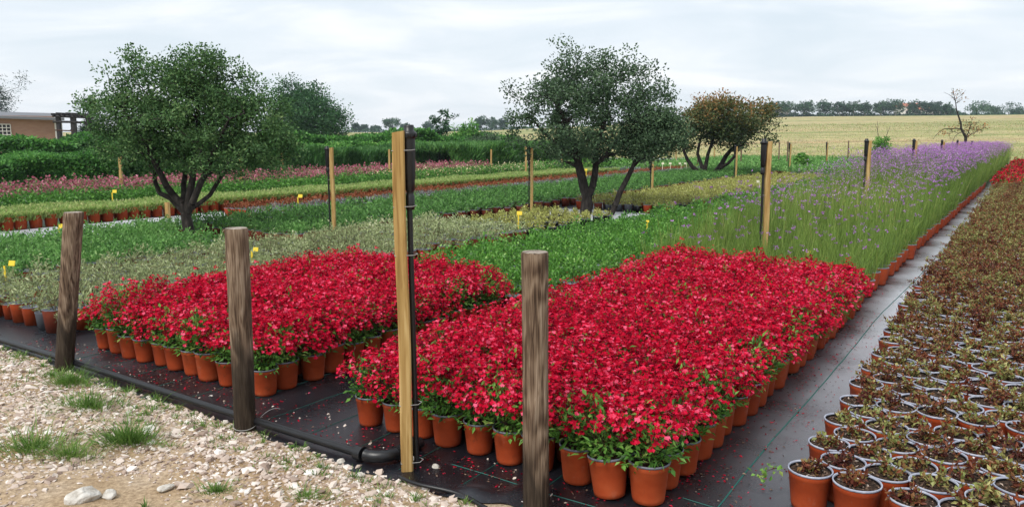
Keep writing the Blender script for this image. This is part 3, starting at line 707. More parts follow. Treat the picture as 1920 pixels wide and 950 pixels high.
# --------------------------------------------------------------- round weathered fence posts
def round_post(label, px, py, top_px, top_py, r0):
    x, y = gpt(px, py)
    depth = y*CP + (CAM_H)*SP
    # height from the sight line to the top, at the same ground distance
    v = (top_py-475)/1440; z = CAM_H - y*(SP + v*CP)/(CP - v*SP)
    lx = (top_px-960)/1440*(y*CP + (CAM_H-z)*SP)*1.0 - x
    root = empty('round_post', (x, y, 0))
    nz_ = 40; zz = np.linspace(-0.03, z, nz_)
    seg = 96; cra = rng.uniform(0, 6.28, 11); crd = rng.uniform(0.25, 1.0, 11); crz = rng.uniform(0, 1, 11); crl = rng.uniform(0.25, 0.9, 11); a = np.linspace(0, 2*math.pi, seg, endpoint=False)
    ph2 = rng.uniform(0, 6, 6)
    m = MB(); V = []
    for i, q in enumerate(zz):
        f = q/z
        rad = r0*(1 + 0.02*np.sin(f*5+ph2[0]) + 0.018*np.sin(3*a+ph2[1]+f*2) + 0.012*np.sin(7*a+ph2[2]) + 0.010*np.sin(13*a+ph2[3]+f))
        for ca, cd_, cz_, cl_ in zip(cra, crd, crz, crl):          # drying cracks running up the shaft
            da = (a - ca - 0.05*np.sin(f*7+ca*3) + math.pi) % (2*math.pi) - math.pi
            rad = rad - 0.0045*cd_*np.exp(-(da/0.035)**2)*math.exp(-((f-cz_)/cl_)**4)
        V.append(np.stack([lx*f + rad*np.cos(a), rad*np.sin(a), np.full(seg, q)], -1))
    # bevelled top edge
    V.append(np.stack([lx + r0*0.94*np.cos(a), r0*0.94*np.sin(a), np.full(seg, z+0.004)], -1))
    V = np.array(V); nn = len(V)
    i = np.arange(nn-1)[:,None]*seg; j = np.arange(seg)[None]; j2 = (j+1) % seg
    m.add(V.reshape(-1,3), np.stack([i+j, i+j2, i+seg+j2, i+seg+j], -1).reshape(-1,4), 0, 0.5, True)
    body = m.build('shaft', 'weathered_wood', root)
    m = MB(); tv = V[-1].copy(); ctr = tv.mean(0) + np.array([0,0,0.002])
    rings = np.concatenate([tv + np.array([0,0,0.0005]), tv*0.5 + ctr*0.5 + np.array([0,0,0.001]), ctr[None]])
    f1 = np.stack([np.arange(seg), (np.arange(seg)+1)%seg, seg+(np.arange(seg)+1)%seg, seg+np.arange(seg)], -1)
    m.add(rings, f1, 0); m.add(rings, np.stack([seg+np.arange(seg), seg+(np.arange(seg)+1)%seg, np.full(seg, 2*seg)], -1), 0)
    m.build('sawn_top', 'end_grain', root)
    return tag(root, label, 'post', 'round weathered fence posts along the gravel')
round_post('leftmost round weathered wooden post standing at the fabric edge', 120, 693, 138, 399, 0.056)
p2 = round_post('round weathered wooden post in front of the left-hand red flower block', 460, 806, 443, 429, 0.0545)
round_post('tall round weathered wooden post in front of the right-hand red flower block', 1006, 962, 1003, 474, 0.0515)
m = MB(); a = np.linspace(0, 6.28, 30); m.tube(np.stack([0.057*np.cos(a), 0.057*np.sin(a), 0.03+0.01*np.sin(a)], -1), 0.0018, 5, cap=False); m.build('wire_loop', 'wire', p2)
m = MB(); q = np.linspace(0, 1, 12); m.tube(np.stack([0.05+0.10*q, 0.02+0.09*q, 0.035+0.05*np.sin(q*2.2)], -1), 0.0018, 5); m.build('wire_end', 'wire', p2)

# --------------------------------------------------------------- sprinkler stakes: squared timber with black riser wired to it
def sprinkler(label, s, t, h, riser_side=1, riser_h=None, width=0.062, full=True, lean=(0,0), group='timber stakes carrying black sprinkler risers', base=(0,0)):
    x, y, _ = ST(s, t)
    z0 = float(terrain(x, y))
    root = empty('sprinkler_stake', (x, y, z0), rz=rng.uniform(-0.2, 0.2))
    m = MB(); hw = width/2; b_ = 0.006
    prof = [(-hw+b_,-hw),(hw-b_,-hw),(hw,-hw+b_),(hw,hw-b_),(hw-b_,hw),(-hw+b_,hw),(-hw,hw-b_),(-hw,-hw+b_)]
    zz = np.linspace(-0.03, h, 9); V = []
    for q in zz:
        f = q/h; wob = 1 + 0.015*math.sin(q*9+s)
        V += [(p[0]*wob + lean[0]*f + 0.003*math.sin(q*6+t), p[1]*wob + lean[1]*f, q + (0.004*math.sin(p[0]*60) if q == h else 0)) for p in prof]
    V = np.array(V); k = 8; i = np.arange(8)[:,None]*k; j = np.arange(k)[None]; j2 = (j+1) % k
    m.add(V, np.stack([i+j, i+j2, i+k+j2, i+k+j], -1).reshape(-1,4), 0); m.add(V, [list(range(64, 72))], 0)
    m.build('timber_post', 'yellow_wood', root)
    if riser_h:
        sx = riser_side; off = hw + 0.014
        R_ = empty  # (keeps the builder readable)
        rz_ = riser_h
        m = MB()
        path = [(sx*(off+(0 if full else 0.012)) + lean[0]*q/h, (0.012 if full else -0.01) + lean[1]*q/h, q) for q in np.linspace(0.0, rz_-0.33, 8)]
        m.tube(path, 0.0125, 10)
        ris = m.build('riser_pipe', 'black_plastic', root)
        cx, cy = sx*(off+(0.006 if full else 0.018)) + lean[0], (0.012 if full else -0.012) + lean[1]; fk = 1.0 if full else 1.2
        m = MB()
        hp_ = [(0.0,rz_-0.36),(0.017,rz_-0.36),(0.019,rz_-0.345),(0.019,rz_-0.30),(0.016,rz_-0.295),(0.016,rz_-0.28),(0.021,rz_-0.275),(0.021,rz_-0.235),(0.024,rz_-0.225),(0.026,rz_-0.06),(0.026,rz_-0.055),(0.033,rz_-0.052),(0.033,rz_-0.036),(0.030,rz_-0.03),(0.022,rz_-0.026),(0.022,rz_-0.006),(0.019,rz_),(0.0,rz_)]
        m.lathe([(a_*fk, b_) for a_, b_ in hp_], 18 if full else 10, 0, 0.5, (cx, cy, 0))
        for kk in range(10 if full else 0):
            aa_ = kk*0.628; m.box((cx+0.0325*math.cos(aa_), cy+0.0325*math.sin(aa_), rz_-0.044), (0.006,0.006,0.014), rz=aa_)
        m.build('sprinkler_head', 'black_plastic', root)
        for zt in ((0.05, 0.32, 0.99, 1.20, h-0.08) if full else (0.9,)):
            m = MB(); c0 = sx*0.018 + lean[0]*zt/h; cy0 = lean[1]*zt/h + 0.004
            e_ = hw + 0.0025
            L_, R2 = c0 - sx*0.018 - sx*e_, c0 + sx*(hw + 0.014)
            pts = [(L_, cy0-e_, zt),(R2-sx*0.004, cy0-e_*0.9, zt+0.003),(R2+sx*0.012, cy0, zt+0.005),(R2-sx*0.004, cy0+e_*0.9, zt+0.003),(L_, cy0+e_, zt),(L_, cy0-e_, zt)]
            m.tube(pts, 0.0017, 5, cap=False); m.build('wire_tie', 'wire', root)
    return tag(root, label, 'stake', group)
def row_s(px, t, zref=0.75):
    u = (px-960)/1440; k = (CAM_H - zref)*SP
    return (u*(k - CP*t*SA) - t*CA)/(SA - u*CP*CA)
def top_h(s, t, py):
    x, y, _ = ST(s, t); v = (py-475)/1440
    return CAM_H - y*(SP + v*CP)/(CP - v*SP) - float(terrain(x, y))
x, y = gpt(765, 884)
s0_ = x*SA + y*CA; t0_ = x*CA - y*SA
sprinkler('tall squared yellow timber stake with black riser in front of the red flowers', s0_, t0_, top_h(s0_, t0_, 247), 1, top_h(s0_, t0_, 234), 0.053, True, lean=(-0.012, 0)).rotation_euler = (0, 0, 0.12)
for k, (px, py, ry, sd_) in enumerate([(1438,266,260,-1),(1626,264,260,-1),(1714,264,260,-1),(1767,266,262,-1),(1796,268,262,-1),(1823,272,264,-1)]):
    s_ = row_s(px, -2.25)
    sprinkler(['timber stake with black riser standing in the front of the purple verbena bed', 'timber stake with riser, second along the verbena bed, left of the leafy sapling', 'timber stake with riser, third along the verbena bed', 'timber stake with riser, fourth along the verbena bed', 'timber stake with riser just left of the bare tree', 'timber stake with riser just right of the bare tree'][k],
              s_, -2.25, top_h(s_, -2.25, py), sd_, top_h(s_, -2.25, ry), 0.052, False, lean=(-0.01 if k == 0 else 0.0, 0))
for k, (px, py, ry) in enumerate([(624,277,274),(997,277,274),(1224,300,298),(1381,275,272),(1482,270,267),(1551,268,266)]):
    s_ = row_s(px, -8.05); sd_ = -1
    sprinkler(['timber stake with black riser between the large dark oak and the squared post', 'timber stake with black riser left of the middle oak trunk', 'timber stake with black riser right of the leaning slender trunk', 'timber stake with riser in front of the brown-topped tree', 'timber stake with riser right of the brown-topped tree', 'timber stake with riser at the back edge of the verbena bed'][k],
              s_, -8.05, top_h(s_, -8.05, py), sd_, top_h(s_, -8.05, ry), 0.052, False)
for k, (px, py, t_) in enumerate([(226,292,-17.2),(451,290,-16.6),(529,286,-19.5),(730,280,-17.0),(921,280,-17.0),(986,274,-14.5),(1053,292,-17.2),(1150,302,-17.4),(1268,300,-16.8),(1340,276,-15.0)]):
    s_ = row_s(px, t_)
    sprinkler(['timber stake rising from the pink flowers left of the large dark oak', 'timber stake behind the clipped lawn bed under the dark oak', 'thin timber stake in front of the hedge right of the dark oak', 'slim timber stake just left of the tall squared post', 'timber stake in front of the dark feathery hedge', 'timber stake left of the twin stake before the middle oak', 'slim stake behind the rust-red bed left of the middle oak trunk', 'slim stake seen between the middle oak trunks', 'slim stake between the leaning trunk and the brown-topped tree', 'slim stake seen behind the brown-topped tree stems'][k],
              s_, t_, max(0.7, top_h(s_, t_, py)), -1, None, 0.06, False, group='plain timber stakes among the back beds')
s_ = row_s(310, -12.9)
sprinkler('short timber stake on the pale path behind the large dark oak', s_, -12.9, top_h(s_, -12.9, 379), 1, None, 0.07, False, group='plain timber stakes among the back beds')

# --------------------------------------------------------------- pots
def pot_parts(rt=0.082, rb=0.063, h=0.165, seg=22):
    m = MB()
    m.lathe([(0.0,0.004),(rb-0.006,0.0),(rb,0.003),(rb+0.003,0.02),(rt-0.003,h-0.030),(rt-0.0005,h-0.027),(rt,h-0.008)], seg)
    rim = MB()
    rim.lathe([(rt-0.001,h-0.008),(rt+0.002,h-0.007),(rt+0.003,h-0.002),(rt+0.002,h+0.0015),(rt-0.001,h+0.002),(rt-0.0035,h-0.001),(rt-0.004,h-0.005)], seg)
    m.lathe([(rt-0.0035,h-0.003),(rt-0.006,h-0.04)], seg, 1)
    return m, rim
def soil_part(rt, z, seg=14, crumbs=30):
    m = MB(); a = np.linspace(0, 2*math.pi, seg, endpoint=False)
    V = [(0,0,z+0.008)]
    for k, rr_ in enumerate((0.35, 0.7, 1.0)):
        V += [(rt*rr_*math.cos(q), rt*rr_*math.sin(q), z + (0 if k == 2 else rng.normal(0.004, 0.004))) for q in a]
    V = np.array(V)
    m.add(V, [(0, 1+j, 1+(j+1) % seg) for j in range(seg)], 0, 0.5, True)
    for k in range(2):
        b = 1 + k*seg
        m.add(V, [(b+j, b+seg+j, b+seg+(j+1) % seg, b+(j+1) % seg) for j in range(seg)], 0, 0.5, True)
    if crumbs:
        ra = rt*np.sqrt(rng.random(crumbs))*0.92; an = rng.uniform(0, 6.28, crumbs)
        P = np.stack([ra*np.cos(an), ra*np.sin(an), np.full(crumbs, z+0.006)], -1)
        m.leaves(P, unit(crumbs)*np.array([1,1,0.35]), rng.uniform(0.008,0.022,crumbs), rng.uniform(0.004,0.01,crumbs), 1, tn(crumbs, 0.45, 0.3))
    return m
leafmat('litter', [(0.03,0.018,0.012),(0.12,0.07,0.05),(0.30,0.20,0.14),(0.5,0.42,0.36)], [0,0.4,0.75,1], rough=0.9, trans=0.05)
RT, RB, PH = 0.080, 0.062, 0.165
_p, _r = pot_parts(RT, RB, PH)
ME_POT = _p.mesh('pot', ['terracotta', 'black_plastic']); ME_RIM_D = _r.mesh('rim', 'rim_dark')
ME_SOIL = [soil_part(RT-0.006, PH-0.022).mesh('soil', ['soil', 'litter']) for _ in range(4)]

# --------------------------------------------------------------- red flowering sage
def sage_plant(seed, flowers=210, leaves_n=300, low=0.95):
    """dome of leafy stems on a pot; flowers over the top"""
    fo = MB(); fl = MB()
    ns = 22
    az_ = rng.uniform(0, 6.28, ns); lean = np.sqrt(rng.random(ns))*0.75
    hgt = rng.uniform(0.15, 0.25, ns)*(1 - 0.25*lean)
    base = np.stack([0.02*np.cos(az_), 0.02*np.sin(az_), np.full(ns, PH-0.02)], -1)
    tips = base + np.stack([np.cos(az_)*lean*0.17, np.sin(az_)*lean*0.17, hgt], -1)
    mid = base*0.5 + tips*0.5 + np.array([0,0,0.02])
    fo.frusta(np.concatenate([base, mid]), np.concatenate([mid, tips]), np.full(2*ns, 0.0026), np.full(2*ns, 0.0016), 3, 1, 0.4)
    # leaves along stems
    k = rng.integers(0, ns, leaves_n); f = rng.random(leaves_n)**0.8
    P = base[k]*(1-f[:,None]) + tips[k]*f[:,None] + rng.normal(0, 0.022, (leaves_n,3))
    outw = P - np.array([0,0,PH+0.02]); D = outw/(np.linalg.norm(outw,axis=1)[:,None]+1e-6)*0.7 + unit(leaves_n, 0.25)
    fo.leaves(P, D, rng.uniform(0.02,0.042,leaves_n), rng.uniform(0.010,0.018,leaves_n), 0, tn(leaves_n, 0.45, 0.22), upish=0.5)
    # skirt of larger leaves over the pot rim
    q = 60; a = rng.uniform(0, 6.28, q); rr_ = rng.uniform(0.06, 0.125, q)
    P = np.stack([rr_*np.cos(a), rr_*np.sin(a), PH + rng.uniform(-0.012, 0.06, q)], -1)
    D = np.stack([np.cos(a), np.sin(a), rng.normal(-0.05, 0.4, q)], -1)
    fo.leaves(P, D, rng.uniform(0.026,0.046,q), rng.uniform(0.013,0.02,q), 0, tn(q, 0.48, 0.2), upish=0.6)
    # flowers: on the upper dome, two-lipped blossoms
    nc = max(1, flowers//5); flowers = nc*5
    a = np.repeat(rng.uniform(0, 6.28, nc), 5); el_ = np.repeat(np.arccos(np.clip(1 - rng.random(nc)*low, -1, 1)), 5)
    rad = np.repeat(rng.normal(1.0, 0.10, nc), 5); zs = np.repeat(rng.uniform(0.85, 1.14, nc), 5); ctone = np.repeat(rng.normal(0, 0.10, nc), 5)
    P = np.stack([0.158*rad*np.sin(el_)*np.cos(a), 0.158*rad*np.sin(el_)*np.sin(a), PH + 0.045 + 0.185*rad*np.cos(el_)*zs], -1) + rng.normal(0, 1, (flowers,3))*np.array([0.011,0.011,0.017])
    D = np.stack([np.cos(a)*np.sin(el_), np.sin(a)*np.sin(el_), 0.15 + 0.35*np.cos(el_)], -1) + rng.normal(0, 0.45, (flowers,3))
    D /= np.linalg.norm(D, axis=1)[:,None]
    up = np.array([0,0,1.0]) + rng.normal(0, 0.3, (flowers,3)); A = np.cross(D, up); A /= np.linalg.norm(A,axis=1)[:,None]+1e-6; U = np.cross(A, D)
    L = np.clip(rng.normal(0.0185, 0.0045, flowers), 0.010, 0.028)[:,None]
    c = P + D*L*0.55
    to = tn(flowers, 0.50, 0.22) + ctone
    def q4(a_, b_, c_, d_, tone): fl.add(np.stack([a_, b_, c_, d_], 1).reshape(-1,3), np.arange(4*flowers).reshape(-1,4), 0, tone)
    q4(P - D*L*0.5, c + A*L*0.22, c + U*L*0.38, c - A*L*0.22, to - 0.22)                              # hood and tube
    q4(c, c + A*L*0.62 - U*L*0.30 + D*L*0.28, c + A*L*0.22 - U*L*0.78 + D*L*0.5, c - U*L*0.50 + D*L*0.45, to)    # lower lip, left lobe
    q4(c, c - U*L*0.50 + D*L*0.45, c - A*L*0.22 - U*L*0.78 + D*L*0.5, c - A*L*0.62 - U*L*0.30 + D*L*0.28, to + 0.10)
    # dark calyces and buds among the flowers
    nb = 70; kk = rng.integers(0, flowers, nb)
    fo.leaves(P[kk] + rng.normal(0, 0.008, (nb,3)), unit(nb, 0.5), rng.uniform(0.012,0.026,nb), 0.005, 2, tn(nb, 0.4, 0.2))
    return fo.mesh('foliage', ['sage_leaf', 'twig', 'sage_calyx']), fl.mesh('flowers', 'sage_flower')
SAGE = [sage_plant(i, int(rng.integers(430, 540)), 240) for i in range(7)]
SAGE_G = [sage_plant(i, int(rng.integers(240, 320)), 520, 0.66) for i in range(4)]     # more leaf, fewer blossoms
def pot_plant(name, label, group, s, t, fol, parts_mats, sc=1.0, tilt=(0,0), cat='potted plant', rim=None):
    x, y, _ = ST(s, t)
    o = empty(name, (x, y, float(fab_z(s, t)) + 0.003), rng.uniform(0, 6.28), sc)
    if tilt != (0,0): o.rotation_euler = (tilt[0], tilt[1], o.rotation_euler[2])
    p = put('pot', ME_POT, o); put('rim', rim or ME_RIM_D, p)
    put('soil', ME_SOIL[int(rng.integers(0, 4))], o)
    for nm, me in fol:
        q_ = put(nm, me, o)
        if nm == 'flowers': q_['kind'] = 'stuff'
    return tag(o, label, cat, group)
def sage_block(block, s0, s1, t0, t1, nx, seed_gap=None):
    ds = 0.176; rows = int(round((s1-s0)/ds)) + 1
    for i in range(rows):
        for j in range(nx):
            s_ = s0 + i*ds + rng.normal(0, 0.008); t_ = t0 + (t1-t0)*(j + (0.5 if i % 2 else 0)*0.6)/(nx-1) + rng.normal(0, 0.008)
            if i % 2 and j == nx-1: t_ = t1 - rng.uniform(0, 0.03); s_ += 0.0
            edge_ = i == 0 or j == nx-1 or (j == 0)
            f_, b_ = (SAGE_G if (edge_ and rng.random() < (0.85 if i == 0 else 0.55)) else SAGE)[int(rng.integers(0, 4 if edge_ else 7))] if edge_ else SAGE[int(rng.integers(0, 7))]
            side = 'left-hand' if block == 'left' else 'right-hand'
            lb = f'red sage pot, {ORD[j]} from the left in the front row, {side} red block' if i == 0 else f'red sage pot, {ORD[i]} row back, {ORD[j]} from the left, {side} red block'
            tilt = (0,0)
            if block == 'right' and i == 0 and j == nx-2: tilt = (0.10, 0.03); s_ -= 0.03
            pot_plant('potted_red_sage', lb, f'red sage pots of the {side} block', s_, t_, [('foliage', f_), ('flowers', b_)], None, rng.uniform(0.92, 1.10), tilt)
sage_block('right', 2.78, 6.75, -2.78, -1.20, 10)
sage_block('left', 2.75, 4.95, -5.33, -3.60, 11)

# fallen petals on the fabric round the red blocks
m = MB()
def petals(n, sfun, tfun):
    s_ = sfun(n); t_ = tfun(n)
    P = STa(s_, t_, fab_z(s_, t_) + 0.004)
    m.leaves(P, unit(n)*np.array([1,1,0.25]), rng.uniform(0.008,0.02,n), rng.uniform(0.005,0.012,n), (rng.random(n) < 0.33).astype(int), tn(n, 0.35, 0.25), upish=0.8)
petals(520, lambda n: rng.uniform(2.6, 6.8, n), lambda n: -1.17 + np.abs(rng.normal(0, 0.13, n)))
petals(160, lambda n: 2.72 - np.abs(rng.normal(0, 0.12, n)), lambda n: rng.uniform(-2.8, -1.0, n))
petals(260, lambda n: 2.72 - np.abs(rng.normal(0, 0.10, n)), lambda n: rng.uniform(-5.5, -3.4, n))
petals(260, lambda n: rng.uniform(2.45, 4.4, n), lambda n: rng.uniform(-3.52, -2.75, n))
petals(110, lambda n: rng.uniform(2.45, 7, n), lambda n: rng.uniform(-1.1, -0.6, n))
petals(420, lambda n: 2.46 + np.abs(rng.normal(0, 0.12, n)), lambda n: rng.uniform(-6, -0.7, n))
petals(240, lambda n: rng.uniform(2.5, 9, n), lambda n: rng.uniform(-1.15, -0.75, n))
tag(m.build('fallen_petals', ['sage_flower', 'litter']), 'fallen red petals and dry bits scattered on the black fabric', 'petals', kind='stuff')

m = MB(); n = 150; s_ = 2.46 + np.abs(rng.normal(0, 0.14, n)); t_ = rng.uniform(-6, -1.5, n)
stones(m, STa(s_, t_, fab_z(s_, t_) + 0.002), np.clip(rng.lognormal(math.log(0.0045), 0.5, n), 0.002, 0.014), 0.6)
tag(m.build('stray_pebbles', 'stone'), 'stray pale pebbles kicked onto the black fabric', 'pebbles', kind='stuff')
# --------------------------------------------------------------- bronze abelia pots on the right
_p2, _r2 = pot_parts(RT+0.007, RB+0.006, PH, 26)
ME_POT2 = _p2.mesh('pot', ['terracotta', 'black_plastic']); ME_RIM2 = _r2.mesh('rim', 'rim_plastic')
ME_SOIL2 = [soil_part(RT+0.002, PH-0.014, 16, 60).mesh('soil', ['soil', 'litter']) for _ in range(4)]
def abelia(dens, hmax, lush=1.0):
    m = MB(); ns = int(rng.integers(5, 10))
    P0, P1, R0, R1 = [], [], [], []
    pts, dirs = [], []
    for _ in range(ns):
        a = rng.uniform(0, 6.28); ln = rng.uniform(0.2, 1.1); h = rng.uniform(0.4, 1.0)*hmax
        p = np.array([rng.normal(0, 0.018), rng.normal(0, 0.018), PH-0.02]); d = np.array([math.cos(a)*ln, math.sin(a)*ln, 1.0]); d /= np.linalg.norm(d)
        k = 5
        for i in range(k):
            q = p + d*h/k; P0.append(p); P1.append(q); R0.append(0.0018); R1.append(0.0013)
            nl = int(dens)
            for _l in range(nl):
                pts.append(p + (q-p)*rng.random() + rng.normal(0, 0.007*lush, 3)); dd = rng.normal(size=3); dirs.append(dd*0.7 + d*0.6 + np.array([0,0,0.2]))
            if rng.random() < 0.4:
                e_ = q + (d + rng.normal(0, 0.7, 3))*h*0.22; P0.append(q); P1.append(e_); R0.append(0.0012); R1.append(0.0008)
                for _l in range(nl): pts.append(q + (e_-q)*rng.random() + rng.normal(0,0.005,3)); dirs.append(rng.normal(size=3)+d)
            p = q; d = d + rng.normal(0, 0.22, 3) + np.array([math.cos(a)*0.08, math.sin(a)*0.08, -0.03]); d /= np.linalg.norm(d)
    m.frusta(P0, P1, R0, R1, 3, 1)
    n_ = len(pts); pc = rng.normal(0.42, 0.12)
    m.leaves(np.array(pts), np.array(dirs), rng.uniform(0.014,0.031,n_), rng.uniform(0.010,0.018,n_), 0, tn(n_, pc, 0.25), upish=0.4)
    if rng.random() < 0.3:
        k = 5; m.leaves(np.array(pts)[rng.integers(0, n_, k)] + np.array([0,0,0.006]), unit(k, 0.5), 0.012, 0.010, 2, tn(k))
    return m
AB = [abelia(rng.integers(3, 6), rng.uniform(0.08, 0.15)) for _ in range(12)]
ME_AB = [a_.mesh('foliage', ['abelia_leaf', 'twig', 'white_petal']) for a_ in AB]
AB_L = [abelia(7, rng.uniform(0.13, 0.19), 1.4) for _ in range(6)]
ME_ABL = [a_.mesh('foliage', ['abelia_leaf', 'twig', 'white_petal']) for a_ in AB_L]
spots = []
ds = 0.163
i = 0
s_ = 3.10
while s_ < 24:
    j = 0
    t_ = -0.655 + (0.5*0.178 if i % 2 else 0) - 0.03*min(max(s_-4.5, 0), 2.5)
    while t_ < 0.62 + 0.01*s_:
        spots.append((s_ + rng.normal(0, 0.01) - 0.12*max(0.0, t_+0.655)*(1 if s_ < 4 else 0), t_ + rng.normal(0, 0.010), i, j)); t_ += 0.178; j += 1
    i += 1; s_ += ds
def in_view(s_, t_, z, margin=0.02):
    x, y, _ = ST(s_, t_); d = y*CP + (CAM_H-z)*SP
    px = x/d; py = (y*SP - (CAM_H-z)*CP)/d
    return abs(px) < 0.6667+margin*3 and -0.33-margin*4 < py < 0.4
vis = [q for q in spots if in_view(q[0], q[1], 0.15, 0.03)]
near, rest = vis[:300], vis[300:]
for (s_, t_, i, j) in near:
    lush = s_ > 8.0 or rng.random() < (s_-5.0)*0.2
    me = (ME_ABL if lush else ME_AB)[int(rng.integers(0, 6 if lush else 12))]
    lb = f'bronze leaved shrub pot, {ORD[j]} from the left, {ORD[i]} row from the front, right-hand bed'
    x, y, _ = ST(s_, t_)
    o = empty('potted_bronze_shrub', (x, y, float(fab_z(s_, t_)) + 0.003), rng.uniform(0, 6.28), rng.uniform(0.96, 1.03))
    p = put('pot', ME_POT2, o); put('rim', ME_RIM2, p); put('soil', ME_SOIL2[int(rng.integers(0,4))], o); put('foliage', me, o)
    tag(o, lb, 'potted plant', 'bronze leaved shrub pots of the right-hand bed')
m = MB()
rest = np.array([(a, b) for a, b, _, _ in rest])
lowpot = MB(); lowpot.lathe([(0.0,0.0),(RB,0.0),(RT+0.003,PH)], 10, 3); lowpot.lathe([(RT+0.003,PH-0.006),(RT+0.006,PH),(RT-0.004,PH),(RT-0.004,PH-0.02),(0,PH-0.018)], 10, 4)
for k in range(6):
    q = rest[k::6]
    m.stamp(AB_L[k], STa(q[:,0], q[:,1], 0.02), rng.uniform(0, 6.28, len(q)), rng.uniform(0.95,1.25,len(q)))
    m.stamp(lowpot, STa(q[:,0], q[:,1], 0.02), rng.uniform(0, 6.28, len(q)), np.ones(len(q)))
tag(m.build('bronze_shrub_bed', ['abelia_leaf','twig','white_petal','terracotta','rim_plastic']), 'far part of the bronze leaved shrub bed beside the path', 'shrub bed', kind='stuff')
# green sprig hanging out of the first pot
x, y, _ = ST(3.06, -0.79)
m = MB(); q = 26; tq = np.linspace(0, 1, q)
m.frusta([(0.05,0.03,0.15),(0.0,0.0,0.155)], [(0.0,0.0,0.155),(-0.06,-0.01,0.135)], [0.002,0.002], [0.002,0.001], 4, 1)
m.leaves(np.stack([0.02-0.09*tq, 0.01-0.02*tq, 0.155-0.03*tq], -1) + rng.normal(0,0.014,(q,3)), unit(q), rng.uniform(0.018,0.034,q), 0.016, 0, tn(q,0.75,0.12))
tag(m.build('leafy_sprig', ['sage_leaf','twig'], None, (x, y, 0.0)), 'fresh green sprig sticking out left of the front bronze shrub pot', 'sprig')

# --------------------------------------------------------------- tall verbena bed
def verbena(nb, nf, h, w_=0.0042, spread=0.075, heads=6, pot=True, seg=3):
    m = MB()
    a = rng.uniform(0, 6.28, nb); r_ = np.sqrt(rng.random(nb))*spread
    P = np.stack([r_*np.cos(a), r_*np.sin(a), np.full(nb, PH-0.03)], -1)
    D = np.stack([np.cos(a)*rng.uniform(0,0.22,nb), np.sin(a)*rng.uniform(0,0.22,nb), np.ones(nb)], -1) + rng.normal(0,0.05,(nb,3))
    L = h*np.clip(rng.normal(0.62, 0.2, nb), 0.25, 1.05)
    m.blades(P, D, L, w_*rng.uniform(0.6,1.4,nb), 0.12, 0, tn(nb, 0.45, 0.2))
    # side leaflets low down
    q = nb; k = rng.integers(0, nb, q); f = rng.random(q)*0.6
    Dn = D/np.linalg.norm(D,axis=1)[:,None]
    m.blades(P[k] + Dn[k]*(L[k]*f)[:,None], Dn[k]*0.8 + unit(q,0.3)*0.6, rng.uniform(0.05,0.13,q), w_*1.3, 0.4, 0, tn(q,0.5,0.2))
    if nf:
        a = rng.uniform(0, 6.28, nf); B = np.stack([0.05*np.cos(a), 0.05*np.sin(a), np.full(nf, PH)], -1)
        T = B + np.stack([rng.normal(0,0.10,nf), rng.normal(0,0.10,nf), h*rng.uniform(0.72,1.05,nf) - PH*0.5], -1)
        m.frusta(B, T, np.full(nf,0.0017), np.full(nf,0.0011), seg, 0, tn(nf,0.4,0.15))
        ctr = np.repeat(T, heads, 0) + rng.normal(0, 0.010, (nf*heads,3))*np.array([1,1,0.55])
        m.leaves(ctr, unit(nf*heads, 0.8), 0.017, 0.016, 1, np.clip(np.repeat(tn(nf,0.5,0.15), heads) + rng.normal(0,0.15,nf*heads), 0, 1), upish=0.6)
    return m
def vlevel(s_):      # how much bloom: sparse in front, dense toward the back
    return float(np.clip((s_ - 10.0)/9.0, 0, 1))
VB = {0: [verbena(64, 0 if _ % 2 else 1, 0.52) for _ in range(5)], 1: [verbena(64, 3, 0.72) for _ in range(5)], 2: [verbena(56, 9, 0.86) for _ in range(5)], 3: [verbena(48, 18, 0.98) for _ in range(5)]}
for k in VB:
    for v_ in VB[k]:
        v_.lathe([(0.0,0.0),(RB,0.0),(RB+0.002,0.02),(RT,PH-0.02),(RT+0.003,PH)], 14, 2); v_.lathe([(RT+0.003,PH-0.004),(RT+0.004,PH+0.003),(RT-0.005,PH+0.003),(RT-0.006,PH-0.02),(0,PH-0.02)], 14, 3)
ME_VB = {k: [v_.mesh('potted_verbena', ['verbena_stem','verbena_flower','terracotta','rim_dark']) for v_ in VB[k]] for k in VB}
vs = []
s_ = 7.02; i = 0
while s_ < 46:
    for j in range(11):
        t_ = -1.24 - j*0.184 - (0.09 if i % 2 else 0)
        vs.append((s_ + rng.normal(0,0.012), t_ + rng.normal(0,0.012), i, j))
    s_ += 0.168 if s_ < 22 else 0.2; i += 1
edge_v = [q for q in vs if q[3] == 0][:110]
front_v = [q for q in vs if q[3] > 0 and q[2] < 19]
ind = edge_v + front_v
rest = [q for q in vs if not ((q[3] == 0 and q in edge_v) or (q[3] > 0 and q[2] < 19))]
for (s_, t_, i, j) in ind:
    b = vlevel(s_ + rng.normal(0, 1.2) + (j*0.25))
    k = 0 if b < 0.12 else 1 if b < 0.4 else 2 if b < 0.75 else 3
    x, y, _ = ST(s_, t_)
    o = put('potted_verbena', ME_VB[k][int(rng.integers(0,5))], None, (x, y, float(fab_z(s_, t_)) + 0.003))
    sc_ = rng.uniform(0.9, 1.12); o.scale = (sc_, sc_, sc_*(1 if s_ > 8 else 0.92)); o.rotation_euler = (0, 0, rng.uniform(0, 6.28))
    lb = f'tall verbena pot, {ORD[i]} from the front along the right edge by the path' if j == 0 else f'tall verbena pot, {ORD[i]} row behind the red block, {ORD[j]} from the right'
    tag(o, lb, 'potted plant', 'tall verbena pots')
rest = np.array([(a, b) for a, b, _, _ in rest])
lowv = {2: [verbena(22, 5, 0.86, 0.008, heads=3, seg=3) for _ in range(3)], 3: [verbena(16, 14, 0.98, 0.010, heads=4, seg=3) for _ in range(4)], 1: [verbena(30, 2, 0.76, 0.007, heads=3) for _ in range(3)]}
